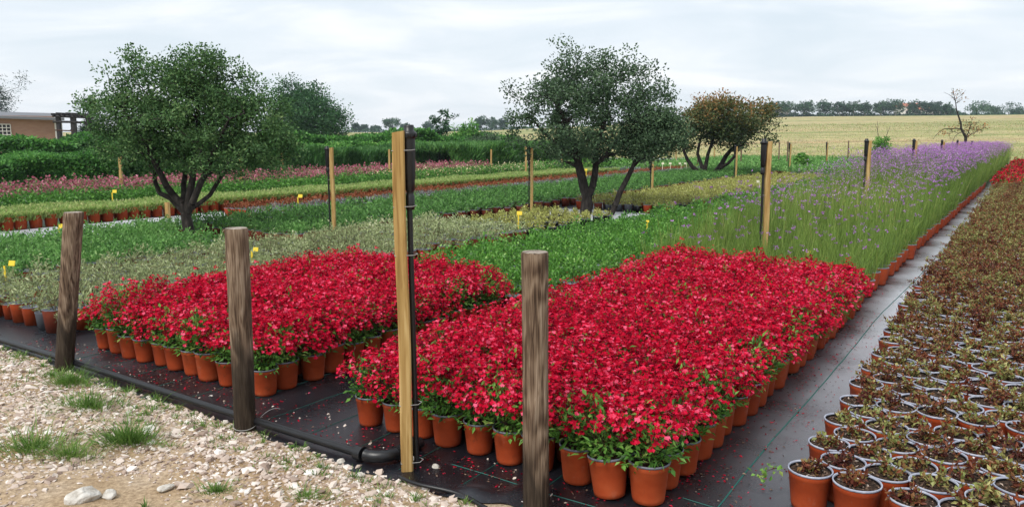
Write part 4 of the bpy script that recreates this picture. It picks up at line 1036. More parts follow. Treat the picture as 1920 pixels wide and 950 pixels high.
lv = np.array([vlevel(a + rng.normal(0,1.2)) for a, b in rest]); kk = np.where(lv < 0.4, 1, np.where(lv < 0.75, 2, 3))
m = MB()
for k in (1, 2, 3):
    idx = np.where(kk == k)[0]
    for q_, tmp in enumerate(lowv[k]):
        ii = idx[q_::len(lowv[k])]
        if len(ii): m.stamp(tmp, STa(rest[ii,0], rest[ii,1], 0.02), rng.uniform(0,6.28,len(ii)), rng.uniform(0.9,1.14,len(ii)), 0.06)
tag(m.build('verbena_bed', ['verbena_stem','verbena_flower']), 'purple flowering back part of the tall verbena bed', 'flower bed', kind='stuff')

# --------------------------------------------------------------- middle beds of leafy pots
def leafy(nl, h, r, leaf, w_, stems=0, flower=0, hvar=0.25, pot=None, pseg=10, ph=0.15, spiky=0.0):
    """leaf dome over a pot: materials 0 leaf, 1 flower, 2 pot, 3 soil/rim"""
    m = MB()
    a = rng.uniform(0, 6.28, nl); el_ = np.arccos(1 - rng.random(nl)); rad = rng.random(nl)**0.4
    P = np.stack([r*rad*np.sin(el_)*np.cos(a), r*rad*np.sin(el_)*np.sin(a), ph + (h-ph)*rad*np.cos(el_)*rng.uniform(1-hvar,1+hvar,nl)], -1)
    D = np.stack([np.cos(a)*np.sin(el_), np.sin(a)*np.sin(el_), 0.25+0.6*np.cos(el_)], -1)*(0.6+spiky) + unit(nl, 0.3)
    m.leaves(P, D, leaf*rng.uniform(0.7,1.3,nl), w_*rng.uniform(0.7,1.3,nl), 0, tn(nl, 0.47, 0.2), upish=0.45)
    m.frusta([(0,0,ph-0.03),(0,0,ph-0.03),(0,0,ph-0.03)], [(0,0,ph+(h-ph)*0.8),(r*0.5,0,ph+(h-ph)*0.6),(-r*0.4,r*0.3,ph+(h-ph)*0.6)], [0.004]*3, [0.002]*3, 3, 0, 0.2)
    if flower:
        k = rng.integers(0, nl, flower); top = np.argsort(-P[:,2])[:max(flower*2, 1)]
        k = rng.choice(top, flower)
        m.leaves(P[k] + np.array([0,0,0.012]), unit(flower, 0.8), leaf*0.9, leaf*0.8, 1, tn(flower, 0.5, 0.22), upish=0.6)
    if pot:
        m.lathe([(0.0,0.0),(RB,0.0),(RT-0.004,ph)], pseg, 2); m.lathe([(RT-0.004,ph-0.004),(RT,ph+0.002),(RT-0.006,ph+0.002),(RT-0.008,ph-0.02),(0,ph-0.02)], pseg, 3)
    return m
def grid_spots(s0, s1, t0, t1, d=0.18, jit=0.012):
    out_ = []
    i = 0; s_ = s0
    while s_ <= s1:
        t_ = t1 - (0.5*d if i % 2 else 0); j = 0
        while t_ >= t0:
            if rng.random() > 0.025: out_.append((s_ + rng.normal(0,jit), t_ + rng.normal(0,jit), i, j))
            t_ -= d; j += 1
        s_ += d*0.9; i += 1
    return out_
def bed(name, group, cat, spots, hi, lo, mats, label_fn, stuff_name, stuff_label, n_ind=300, sc=(0.82,1.2), z=0.02, pots=None):
    """nearest n_ind plants in view as things, the rest as one mass"""
    spots = [q for q in spots if in_view(q[0], q[1], 0.2, 0.04)]
    spots.sort(key=lambda q: ST(q[0], q[1])[1])
    mes = [h_.mesh(name, mats) for h_ in hi]
    potmes = {k: [h_.mesh(name, mats[:2] + [pm, mats[3]]) for h_ in hi] for k, pm in (pots or {}).items()}
    for q in spots[:n_ind]:
        me = mes[int(rng.integers(0, len(mes)))]
        extra = ''
        if pots:
            k = random.choice(list(pots)); me = potmes[k][int(rng.integers(0, len(hi)))]
        o = put(name, me, None, ST(q[0], q[1], z)); k_ = rng.uniform(*sc); o.scale = (k_, k_, k_); o.rotation_euler = (0,0,rng.uniform(0,6.28))
        tag(o, label_fn(q), cat, group)
    far = spots[n_ind:]
    if far:
        F = np.array([(a, b) for a, b in [q[:2] for q in far]]); m = MB()
        for k, tmp in enumerate(lo):
            f_ = F[k::len(lo)]
            if len(f_): m.stamp(tmp, STa(f_[:,0], f_[:,1], z), rng.uniform(0,6.28,len(f_)), rng.uniform(*sc, len(f_)), 0.07)
        tag(m.build(stuff_name, mats), stuff_label, 'plant bed', kind='stuff')

def rowlab(base, edge=None, front=None):
    def fn(q): return f'{base}, {ORD[q[2]]} row back, {ORD[q[3]]} from the right'
    return fn
# bright green bed behind the left-hand red block
hi = [leafy(150, rng.uniform(0.27,0.34), rng.uniform(0.085,0.115), 0.036, 0.018, flower=0, pot=True) for _ in range(7)]
lo = [leafy(65, rng.uniform(0.27,0.34), 0.10, 0.048, 0.024, pot=True, pseg=6) for _ in range(5)]
bed('potted_green_shrub', 'bright green shrub pots', 'potted plant', grid_spots(5.32, 24, -5.18, -3.40, 0.19), hi, lo, ['bright_leaf','cream_flower','terracotta','rim_plastic'],
    rowlab('bright green glossy shrub pot beside the verbena'), 'green_shrub_bed', 'far part of the bright green shrub bed', 300)
# grey-olive bed left of it, right edge shows pots of mixed colours
hi = [leafy(105, rng.uniform(0.23,0.31), rng.uniform(0.075,0.115), 0.036, 0.013, pot=True, hvar=0.5, spiky=0.3) for _ in range(7)]
lo = [leafy(60, 0.27, 0.115, 0.042, 0.016, pot=True, pseg=6, hvar=0.45) for _ in range(4)]
bed('potted_olive_shrub', 'grey-green shrub pots', 'potted plant', grid_spots(2.78, 9.2, -7.85, -5.93, 0.19), hi, lo, ['olive_leaf','cream_flower','old_terracotta','rim_dark'],
    rowlab('grey-green shrub pot left of the red blocks'), 'olive_shrub_bed', 'far part of the grey-green shrub bed', 300, pots={'a': 'terracotta', 'b': 'old_terracotta', 'c': 'terracotta', 'd': 'grey_plastic'})
# yellowish young plants in black pots
hi = [leafy(70, 0.235, 0.085, 0.036, 0.018, pot=True, hvar=0.3) for _ in range(5)]
bed('potted_yellow_seedling', 'yellow-green seedlings in black pots', 'potted plant', grid_spots(9.45, 11.7, -7.4, -5.95, 0.2), hi, hi, ['lime_leaf','cream_flower','black_plastic','rim_dark'],
    rowlab('yellow-green seedling in black pot'), 'seedling_bed', 'far seedlings in black pots', 300)
# lime coloured tray bed right of the middle oak
hi = [leafy(70, 0.26, 0.10, 0.036, 0.018, pot=True, hvar=0.4) for _ in range(5)]
lo = [leafy(40, 0.26, 0.105, 0.046, 0.024, pot=True, pseg=6) for _ in range(3)]
bed('potted_lime_shrub', 'lime-green shrub pots', 'potted plant', grid_spots(13.7, 27, -7.7, -5.7, 0.215), hi, lo, ['lime_leaf','cream_flower','terracotta','rim_dark'],
    rowlab('lime-green shrub pot right of the leaning trunk'), 'lime_shrub_bed', 'far part of the lime-green shrub bed', 300, pots={'a': 'terracotta', 'b': 'black_plastic', 'c': 'old_terracotta', 'd': 'grey_plastic'})
# wide mid-green bed with dark red pots
hi = [leafy(100, rng.uniform(0.25,0.32), rng.uniform(0.085,0.12), 0.044, 0.017, pot=True, hvar=0.4) for _ in range(7)]
lo = [leafy(42, rng.uniform(0.24,0.33), 0.105, 0.058, 0.025, pot=True, pseg=6, hvar=0.4) for _ in range(5)]
sp_ = [q + ('right of the large oak',) for q in grid_spots(6.95, 32, -10.8, -8.25, 0.2)] + [q + ('before the large oak',) for q in grid_spots(3.0, 5.75, -10.8, -8.05, 0.19)] + [q + ('just left of the large oak',) for q in grid_spots(5.85, 6.85, -10.8, -10.0, 0.19)]
bed('potted_midgreen_shrub', 'mid-green shrub pots', 'potted plant', sp_, hi, lo, ['mid_leaf','cream_flower','old_terracotta','rim_dark'],
    lambda q: (f'mid-green shrub pot {q[4]}, {ORD[q[2]]} row back, {ORD[q[3]]} from the right'), 'midgreen_shrub_bed', 'far part of the wide mid-green bed beneath the trees', 300)
# rust and silver strips
def strip(name, label, cat, s0, s1, t0, t1, d, lo, mats, sc=(0.9,1.15), potside=None, z=0.02):
    sp = np.array([(a, b) for a, b, _, _ in grid_spots(s0, s1, t0, t1, d) if in_view(a, b, 0.2, 0.05)]); m = MB()
    for k, tmp in enumerate(lo):
        f_ = sp[k::len(lo)]; m.stamp(tmp, STa(f_[:,0], f_[:,1], z), rng.uniform(0,6.28,len(f_)), rng.uniform(*sc, len(f_)), 0.08)
    tag(m.build(name, mats), label, cat, kind='stuff')
strip('silver_bed', 'narrow strip of silvery low plants in pots', 'plant bed', 8.6, 31, -11.6, -11.0, 0.19, [leafy(34, 0.24, 0.10, 0.05, 0.012, pot=True, pseg=6, spiky=0.6) for _ in range(4)], ['silver_leaf','cream_flower','terracotta','rim_plastic'])
strip('rust_bed', 'narrow strip of rust-red plants in front of the clipped lawn bed', 'plant bed', 8.8, 32, -12.4, -11.75, 0.2, [leafy(36, 0.27, 0.10, 0.05, 0.02, pot=True, pseg=6) for _ in range(4)], ['rust_leaf','cream_flower','terracotta','rim_dark'])
# clipped grass bed in pots
def lawn_top(s0, s1, t0, t1):
    m = MB(); n = 44000
    q = rng.random(n); s_ = s0 + (s1-s0)*q**1.3; t_ = rng.uniform(t0, t1, n)
    # front face gets extra blades
    nf = n//3; t_[:nf] = t1 + rng.normal(0, 0.02, nf)
    z = 0.225 + 0.02*np.sin(s_*2.1) + rng.normal(0, 0.012, n); z[:nf] = rng.uniform(0.15, 0.27, nf)
    P = STa(s_, t_, z); D = np.stack([np.zeros(n), np.zeros(n), np.ones(n)], -1) + rng.normal(0, 0.35, (n,3))
    D[:nf] += np.array(ST(0, 1, 0))*0.5
    m.blades(P, D, rng.uniform(0.05, 0.09, n), rng.uniform(0.014,0.026,n), 0.4, 0, tn(n, 0.55, 0.2))
    return m
tag(lawn_top(3.5, 27, -15.0, -13.35).build('clipped_grass', 'lawn_blade'), 'clipped grass growing level over its row of terracotta pots', 'grass', kind='stuff')
potm = MB(); potm.lathe([(0.0,0.0),(0.085,0.0),(0.088,0.02),(0.104,0.19),(0.108,0.192),(0.109,0.21),(0.100,0.212),(0.096,0.18),(0,0.18)], 16, 0)
me = potm.mesh('grass_pot', 'terracotta')
k = 0
s_ = 5.0
while s_ < 26:
    if in_view(s_, -13.42, 0.1, 0.02) and k < 130:
        for t_ in ((-13.42, -13.66) if k % 1 == 0 else (-13.42,)):
            o = put('grass_pot', me, None, ST(s_ + (0.11 if t_ < -13.5 else 0) + rng.normal(0,0.012), t_, 0.02)); o.rotation_euler = (0,0,rng.uniform(0,6))
            tag(o, f'terracotta pot under the clipped grass, {ORD[k]} from the left in the {"front" if t_ > -13.5 else "second"} row', 'pot', 'terracotta pots under the clipped grass')
        k += 1
    s_ += 0.235
# low leafy row, pink heathers, cream flowers
strip('leafy_row', 'row of low fresh green plants behind the clipped grass bed', 'plant bed', 6, 27, -16.6, -15.5, 0.24, [leafy(60, 0.42, 0.17, 0.065, 0.04, pot=True, pseg=6) for _ in range(4)], ['bright_leaf','cream_flower','old_terracotta','rim_dark'])
strip('pink_flower_bed', 'long bed of dusty pink flowering plants before the hedge', 'flower bed', 6, 24, -19.4, -17.0, 0.26, [leafy(46, 0.44, 0.17, 0.06, 0.025, flower=85, pot=False, hvar=0.3) for _ in range(5)], ['mid_leaf','pink_flower','old_terracotta','rim_dark'])
strip('pink_flower_bed', 'small patch of dusty pink flowers behind the slim stakes', 'flower bed', 24, 31, -22.6, -21.4, 0.28, [leafy(46, 0.52, 0.17, 0.06, 0.025, flower=85, pot=False, hvar=0.3) for _ in range(3)], ['mid_leaf','pink_flower','old_terracotta','rim_dark'])
strip('cream_flower_bed', 'bed of cream and yellow flowering plants before the dark hedge', 'flower bed', 17.2, 29, -17.6, -15.6, 0.27, [leafy(60, 0.40, 0.17, 0.06, 0.03, flower=20, pot=False, hvar=0.35) for _ in range(5)], ['mid_leaf','cream_flower','old_terracotta','rim_dark'])
strip('leafy_row', 'patch of fresh green plants right of the cream flowers', 'plant bed', 27, 34, -17.4, -15.4, 0.3, [leafy(60, 0.42, 0.2, 0.08, 0.05, pot=False) for _ in range(3)], ['bright_leaf','cream_flower','old_terracotta','rim_dark'])
strip('green_verge', 'low green growth at the edge of the straw field beyond the trees', 'plant bed', 30, 47, -15.4, -4.2, 0.34, [leafy(22, 0.30, 0.2, 0.10, 0.05, pot=False, hvar=0.5) for _ in range(4)], ['mid_leaf','cream_flower','old_terracotta','rim_dark'])
# far red block beyond the bronze shrubs
strip('far_red_flower_bed', 'distant block of red flowers at the right edge beyond the bronze shrubs', 'flower bed', 24.3, 44, -0.95, 3.4, 0.25, [leafy(26, 0.40, 0.17, 0.06, 0.04, flower=60, pot=True, pseg=6) for _ in range(4)], ['sage_leaf','sage_flower','terracotta','rim_dark'])

# --------------------------------------------------------------- hedges
def hedge(name, label, s0, s1, t0, t1, hfun, n, leaf, w_, mat, blades=False, kind_thing=True, cat='hedge'):
    m = MB()
    s_ = rng.uniform(s0, s1, n); q = rng.random(n)
    t_ = np.where(q < 0.55, t1 + rng.normal(0, 0.10, n), rng.uniform(t0, t1, n))
    H = hfun(s_, t_)
    z = np.where(q < 0.55, rng.random(n)**0.8*H, H*(1-np.abs(rng.normal(0,0.08,n))))
    lump = 0.16*np.sin(s_*2.3 + 1.7*np.sin(z*3)) + 0.12*np.sin(s_*5.1+z*4)
    P = STa(s_, t_ + lump*(q < 0.55), z)
    out_ = np.array(ST(0, 1, 0))
    to = np.clip(0.45 + 0.10*np.sin(s_*1.9+z*3) + rng.normal(0, 0.2, n), 0.02, 0.98)
    if blades:
        D = np.array([0,0,1.0]) + out_*(q < 0.55)[:,None]*0.35 + rng.normal(0, 0.28, (n,3))
        m.blades(P, D, leaf*rng.uniform(0.6,1.3,n), w_, 0.4, 0, to)
    else:
        D = out_*(q < 0.55)[:,None]*0.8 + unit(n, 0.5)
        m.leaves(P, D, leaf*rng.uniform(0.6,1.3,n), w_*rng.uniform(0.7,1.3,n), 0, to, upish=0.3)
    root = empty(name, ST((s0+s1)/2, (t0+t1)/2, 0)); b = np.array(ST((s0+s1)/2, (t0+t1)/2, 0)); m.V = [v - b for v in m.V]
    m.build('foliage', mat, root)
    # woody stems inside
    k = int((s1-s0)*1.5) + 2; ss_ = np.linspace(s0+0.2, s1-0.2, k); mm = MB()
    A = STa(ss_, np.full(k, (t0+t1)/2), 0) - b; B_ = A + np.stack([rng.normal(0,0.15,k), rng.normal(0,0.15,k), 0.7*hfun(ss_, np.full(k,(t0+t1)/2))], -1)
    mm.frusta(A, B_, np.full(k,0.03), np.full(k,0.012), 5); mm.build('stems', 'bark', root)['kind'] = 'stuff'
    return tag(root, label, cat, 'hedges behind the nursery beds')
hedge('hedge', 'dense bright green rounded hedge left of the large dark oak', 7, 15.5, -23.0, -20.6, lambda s,t: 0.98 + 0.08*np.sin(s*1.3) + 0.07*np.sin(s*3.1+t), 42000, 0.085, 0.055, 'hedge_leaf')
hedge('hedge', 'soft feathery green hedge right of the large dark oak', 15.8, 27, -23.2, -21.0, lambda s,t: 0.95 + 0.07*np.sin(s*1.1) + 0.06*np.sin(s*4+t*2), 42000, 0.17, 0.03, 'darkgrass_blade', True)
hedge('hedge', 'taller leafy vine hedge along the back of the nursery', 10, 40, -28.5, -26.5, lambda s,t: 1.42 + 0.12*np.sin(s*0.9) + 0.09*np.sin(s*2.3) + 0.25*np.exp(-((s-31)/1.6)**2), 52000, 0.17, 0.12, 'hedge_leaf')
hedge('hedge', 'dark upright feathery hedge behind the cream flowers', 23.5, 33.5, -21.6, -18.6, lambda s,t: 1.05 + 0.06*np.sin(s*1.7) + 0.05*np.sin(s*5), 42000, 0.23, 0.034, 'darkgrass_blade', True)
hedge('hedge', 'bright green vine hedge filling the middle distance', 13, 30, -25.6, -24.2, lambda s,t: 1.12 + 0.1*np.sin(s*1.9) + 0.05*np.sin(s*4.1), 36000, 0.14, 0.09, 'hedge_leaf')

# --------------------------------------------------------------- trees
def tree(name, label, loc, limbs, lobes, n_pts, n_leaf, clump, leaf, w_, lmat, bmat='bark', group=None, tone_fn=None, twig_r=0.004, up=0.2, cat='tree', shell=0.35, step=0.18, loose=0.0):
    root = empty(name, loc)
    pos, par, rad = [], [], []
    for (pl, r0, r1) in limbs:
        pl = np.array(pl, float); seg = np.linalg.norm(np.diff(pl, axis=0), axis=1); cum = np.concatenate([[0], np.cumsum(seg)])
        k = max(2, int(cum[-1]/step)+1); u = np.linspace(0, cum[-1], k)
        pts = np.stack([np.interp(u, cum, pl[:,c]) for c in range(3)], -1); pts[1:-1] += rng.normal(0, step*0.07, (k-2,3))
        prev = -1
        if pos:
            d = np.linalg.norm(np.array(pos)-pts[0], axis=1); prev = int(np.argmin(d)) if d.min() < 0.3*step+0.1 else -1
        for i in range(k):
            pos.append(pts[i]); par.append(prev); rad.append(r0 + (r1-r0)*i/(k-1)); prev = len(pos)-1
    lob = np.array(lobes, float); vol = lob[:,3]*lob[:,4]*lob[:,5]; pk = rng.choice(len(lob), n_pts, p=vol/vol.sum())
    dirs = unit(n_pts); ra = rng.random(n_pts)**shell
    A = lob[pk,:3] + dirs*ra[:,None]*lob[pk,3:6]
    fixed = len(pos)
    base = np.array(pos); dmin = np.min(np.linalg.norm(A[:,None]-base[None], axis=-1), axis=1)
    for a in A[np.argsort(dmin)]:
        Pn = np.array(pos); dv = a - Pn; d = np.linalg.norm(dv, axis=1)
        cost = d*(1 + 0.7*np.maximum(0, -dv[:,2]/(d+1e-6)))
        j = int(np.argmin(cost)); k = max(1, int(d[j]/(step*1.5)))
        prev = j; st = Pn[j]
        for i in range(1, k+1):
            f = i/k; q = st + (a-st)*f + np.array([0,0,0.10*d[j]*math.sin(math.pi*f)]) + (rng.normal(0, step*0.12, 3) if i < k else 0)
            pos.append(q); par.append(prev); rad.append(0.0); prev = len(pos)-1
    cnt = np.ones(len(pos))
    for i in range(len(pos)-1, -1, -1):
        if par[i] >= 0: cnt[par[i]] += cnt[i]*0.6
    pos = np.array(pos); rad = np.array(rad); par = np.array(par)
    rad[fixed:] = np.minimum(twig_r*np.sqrt(cnt[fixed:]), np.where(par[fixed:] >= 0, 1e9, 1e9))
    for i in range(fixed, len(pos)):
        if par[i] >= 0: rad[i] = min(rad[i], rad[par[i]]*0.92)
    e_ = np.where(par >= 0)[0]
    m = MB(); m.frusta(pos[par[e_]], pos[e_], rad[par[e_]], rad[e_], 7 if twig_r < 0.02 else 5, 0)
    trunk = m.build('trunk', bmat, root)
    nl = n_leaf//n_pts; 
    C = np.repeat(A, nl, 0); ct = np.repeat(rng.normal(0.46, 0.12, n_pts), nl)
    spread = np.repeat(clump*rng.uniform(0.6, 1.3, n_pts), nl)[:,None]
    Pl = C + unit(len(C))*(rng.random(len(C))**0.45)[:,None]*spread*1.75*np.array([1,1,0.72])
    if loose: Pl += rng.normal(size=C.shape)*loose*(rng.random((len(C),1)) < 0.15)
    D = unit(len(Pl), up) + (Pl-C)/(spread+1e-6)*0.35
    to = np.clip(ct + rng.normal(0, 0.18, len(Pl)), 0.02, 0.98)
    if tone_fn is not None: to = np.clip(tone_fn(Pl, to), 0.02, 0.99)
    m = MB(); m.leaves(Pl, D, leaf*rng.uniform(0.65,1.3,len(Pl)), w_*rng.uniform(0.7,1.25,len(Pl)), 0, to, upish=0.15)
    m.build('crown', lmat, root)
    return tag(root, label, cat, group)

def lens_tree(bx, by, depth_extra=0.0):
    """ground point and metres per pixel there"""
    x, y = gpt(bx, by); return x, y, (y*CP + CAM_H*SP)/1440
# large dark oak on the left
x, y, mpp = lens_tree(357, 458)
def P3(px, py, bx=357, by=458, m_=mpp, dy=0.0): return ((px-bx)*m_, dy, (by-py)*m_)
def LB(px, py, rx, rz, ry=None, dy=0.0, bx=357, by=458, m_=mpp): return ((px-bx)*m_, dy, (by-py)*m_, rx*m_, (ry or rx)*m_, rz*m_)
limbs = [([P3(357,462), P3(358,440), P3(352,405)], 0.088, 0.07),
         ([P3(352,405), P3(334,372), P3(322,335,dy=-0.15), P3(305,280,dy=-0.25), P3(270,210,dy=-0.3)], 0.058, 0.015),
         ([P3(352,405), P3(315,375,dy=0.1), P3(295,360,dy=0.15), P3(285,325,dy=0.2), P3(245,270,dy=0.3)], 0.045, 0.015),
         ([P3(354,400), P3(364,360), P3(368,320,dy=0.1), P3(378,240,dy=0.15), P3(385,160)], 0.056, 0.015),
         ([P3(356,400), P3(378,372,dy=-0.1), P3(396,340,dy=-0.15), P3(420,300,dy=-0.3), P3(460,230,dy=-0.35)], 0.055, 0.015),
         ([P3(360,395), P3(395,370,dy=0.15), P3(407,335,dy=0.25), P3(450,290,dy=0.4), P3(500,250,dy=0.4)], 0.035, 0.012),
         ([P3(345,390), P3(340,330,dy=0.3), P3(330,250,dy=0.5), P3(310,180,dy=0.5)], 0.045, 0.012)]
lobes = [LB(365,230,120,95,105), LB(245,225,68,62), LB(300,170,72,62), LB(385,150,62,52), LB(455,190,66,62), LB(520,238,54,64), LB(525,285,44,42), LB(235,275,52,38), LB(300,295,70,42), LB(440,290,100,48), LB(415,120,34,30), LB(205,215,34,30), LB(365,230,95,80,95,0.35)]
tree('oak_tree', 'large dark green oak with forking trunk on the left', (x, y, 0.02), limbs, lobes, 450, 47000, 0.115, 0.044, 0.027, 'oak_leaf', group='ornamental trees in the beds', step=0.16)
# middle oak
x, y, mpp = lens_tree(1098, 404)
B2 = dict(bx=1098, by=404, m_=mpp)
limbs = [([P3(1098,408,**B2), P3(1097,390,**B2), P3(1100,370,**B2)], 0.125, 0.10),
         ([P3(1100,370,**B2), P3(1088,330,**B2), P3(1080,285,dy=-0.1,**B2), P3(1050,220,dy=-0.2,**B2), P3(1020,170,**B2)], 0.10, 0.02),
         ([P3(1101,372,**B2), P3(1114,340,**B2), P3(1116,300,dy=0.1,**B2), P3(1130,240,dy=0.2,**B2), P3(1140,160,**B2)], 0.075, 0.02),
         ([P3(1084,310,**B2), P3(1066,290,dy=0.2,**B2), P3(1030,262,dy=0.3,**B2), P3(990,220,dy=0.3,**B2)], 0.05, 0.012),
         ([P3(1116,310,**B2), P3(1150,270,dy=-0.2,**B2), P3(1200,220,dy=-0.4,**B2)], 0.05, 0.012)]
LB2 = lambda px, py, rx, rz, ry=None, dy=0.0: LB(px, py, rx, rz, ry, dy, **B2)
lobes = [LB2(1095,215,120,85,110), LB2(1045,135,48,42), LB2(1140,130,66,36), LB2(1212,178,62,50), LB2(985,195,40,40), LB2(1020,250,72,48), LB2(1100,275,90,36), LB2(1190,250,62,50), LB2(1232,222,50,50), LB2(1100,170,100,55)]
tree('oak_tree', 'grey-green oak with twin trunk in the middle of the beds', (x, y, 0.02), limbs, lobes, 330, 25000, 0.145, 0.058, 0.036, 'oak_leaf_grey', group='ornamental trees in the beds', step=0.2)
# leaning slender tree beside it
x, y, mpp = lens_tree(1143, 406)
B3 = dict(bx=1143, by=406, m_=mpp)
LB3 = lambda px, py, rx, rz, ry=None, dy=0.0: LB(px, py, rx, rz, ry, dy, **B3)
limbs = [([P3(1143,409,**B3), P3(1155,380,**B3), P3(1172,340,**B3), P3(1183,318,**B3)], 0.06, 0.045),
         ([P3(1183,318,**B3), P3(1190,300,**B3), P3(1200,270,**B3)], 0.04, 0.015), ([P3(1183,318,**B3), P3(1200,300,**B3), P3(1215,290,**B3), P3(1240,265,**B3)], 0.03, 0.012)]
tree('slender_tree', 'slender leaning tree right of the middle oak trunk', (x, y, 0.02), limbs, [LB3(1215,258,52,42), LB3(1250,255,28,48), LB3(1205,285,36,20)], 140, 10000, 0.13, 0.055, 0.034, 'oak_leaf_grey', group='ornamental trees in the beds', step=0.2)
# brown-topped spreading tree
x, y, mpp = lens_tree(1322, 337)
B4 = dict(bx=1322, by=337, m_=mpp)
LB4 = lambda px, py, rx, rz, ry=None, dy=0.0: LB(px, py, rx, rz, ry, dy, **B4)
limbs = [([P3(1322,339,**B4), P3(1314,330,**B4), P3(1296,312,**B4), P3(1278,288,**B4), P3(1285,250,**B4)], 0.10, 0.02),
         ([P3(1322,338,**B4), P3(1316,315,**B4), P3(1306,285,**B4), P3(1312,240,**B4)], 0.09, 0.02),
         ([P3(1320,325,**B4), P3(1324,295,**B4), P3(1332,265,**B4), P3(1345,220,**B4)], 0.08, 0.02),
         ([P3(1324,338,**B4), P3(1345,322,dy=0.3,**B4), P3(1365,295,dy=0.3,**B4), P3(1385,265,**B4), P3(1410,230,**B4)], 0.12, 0.02),
         ([P3(1350,316,**B4), P3(1372,295,dy=-0.3,**B4), P3(1382,260,dy=-0.3,**B4), P3(1380,215,**B4)], 0.06, 0.02)]
zt = (337-215)*mpp
tree('brown_topped_tree', 'broad many-stemmed tree with rusty brown top leaves', (x, y, 0.02), limbs, [LB4(1360,225,80,34), LB4(1310,228,42,36), LB4(1335,205,42,24), LB4(1400,212,42,26), LB4(1425,240,32,30), LB4(1290,262,22,22), LB4(1370,255,60,24)], 230, 15000, 0.22, 0.10, 0.055, 'brown_tree_leaf', group='ornamental trees in the beds', step=0.3,
     tone_fn=lambda P, t_: t_*0.75 + 0.36*np.clip((P[:,2]-zt)/1.0 + 0.35, -0.3, 1))

def blob_tree(name, label, px, dist, width_px, top_py, base_py, n_pts, n_leaf, mat, group=None, lobes=None, trunk=0.25, bark='bark', flat=0.62, leaf=None, cat='tree', seedoff=0):
    """tree of a given spread at a far spot on the terrain"""
    x, y, z = az_pos(px, dist); mpp_ = (y*CP)/1440
    rx = width_px/2*mpp_; h = CAM_H + (255-top_py)/1440*dist - z
    h = max(h, 1.5)
    cz = h*(1-flat/2)
    g = rng
    lob = [(0,0,cz,rx*0.8,rx*0.8,h*flat*0.46)]
    for k in range(5):
        a = g.uniform(0,6.28); lob.append((rx*0.5*math.cos(a), rx*0.5*math.sin(a), cz + h*g.uniform(-0.15,0.2)*flat, rx*g.uniform(0.35,0.55), rx*0.5, h*flat*g.uniform(0.2,0.32)))
    lob = lobes(rx, h) if lobes else lob
    lf = leaf or max(0.10, dist*0.0022)
    tb = h*(1-flat)
    limbs = [([(0,0,-0.2),(0,0,tb*0.6),(rx*0.05,0,cz)], h*0.035+0.03, h*0.012), ([(0,0,tb*0.7),(-rx*0.35,0,cz)], h*0.02, h*0.008), ([(0,0,tb*0.8),(rx*0.4,0.1,cz*0.95)], h*0.02, h*0.008)]
    return tree(name, label, (x, y, z), limbs, lob, n_pts, n_leaf, rx*0.14, lf, lf*0.62, mat, bark, group, twig_r=0.02, step=h*0.1, cat=cat)
# trees just behind the nursery
blob_tree('broad_tree', 'big fresh green tree behind the hedge right of the large oak', 575, 52, 165, 148, 262, 280, 24000, 'tree_leaf', lobes=lambda rx, h: [(0,0,h*0.5,rx*0.8,rx*0.8,h*0.32),(-rx*0.35,0,h*0.78,rx*0.42,rx*0.4,h*0.2),(-rx*0.5,0,h*0.5,rx*0.5,rx*0.5,h*0.3),(rx*0.15,0,h*0.72,rx*0.3,rx*0.3,h*0.2),(rx*0.62,0,h*0.48,rx*0.34,rx*0.4,h*0.24),(rx*0.3,0,h*0.3,rx*0.6,rx*0.6,h*0.2)], flat=0.8, leaf=0.15)
x_, y_, z_ = az_pos(828, 46); mq = y_*CP/1440
def T3(px, py, b=(828, 275)): return ((px-b[0])*mq, 0, (b[1]-py)*mq)
tree('gnarled_tree', 'odd ivy-clad tree with two leaning tops against the sky', (x_, y_, z_), [([T3(828,276), T3(826,240), T3(822,215), T3(815,195)], 0.10, 0.03), ([T3(825,235), T3(834,210), T3(838,188), T3(846,195)], 0.06, 0.02)],
     [(*T3(815,200),0.32,0.3,0.35),(*T3(822,222),0.45,0.4,0.5),(*T3(834,188),0.28,0.25,0.25),(*T3(846,193),0.25,0.2,0.15),(*T3(838,208),0.25,0.25,0.4),(*T3(828,250),0.75,0.6,0.55),(*T3(822,262),0.9,0.7,0.4)], 150, 5200, 0.11, 0.13, 0.075, 'tree_leaf', step=0.25, twig_r=0.008)
blob_tree('rounded_shrub', 'rounded mid-green shrub right of the odd ivy-clad tree', 880, 44, 62, 224, 275, 110, 3600, 'hedge_leaf', flat=0.9, leaf=0.13, cat='shrub')
blob_tree('grey_shrub', 'low grey-green shrub in front of the straw field', 908, 42, 76, 240, 275, 110, 3400, 'oak_leaf_grey', flat=0.92, leaf=0.12, cat='shrub')
blob_tree('dark_shrub', 'low dark shrub between tall squared post and odd ivy-clad tree', 795, 41, 55, 250, 275, 60, 2000, 'hedge_leaf', flat=0.92, leaf=0.13, cat='shrub')
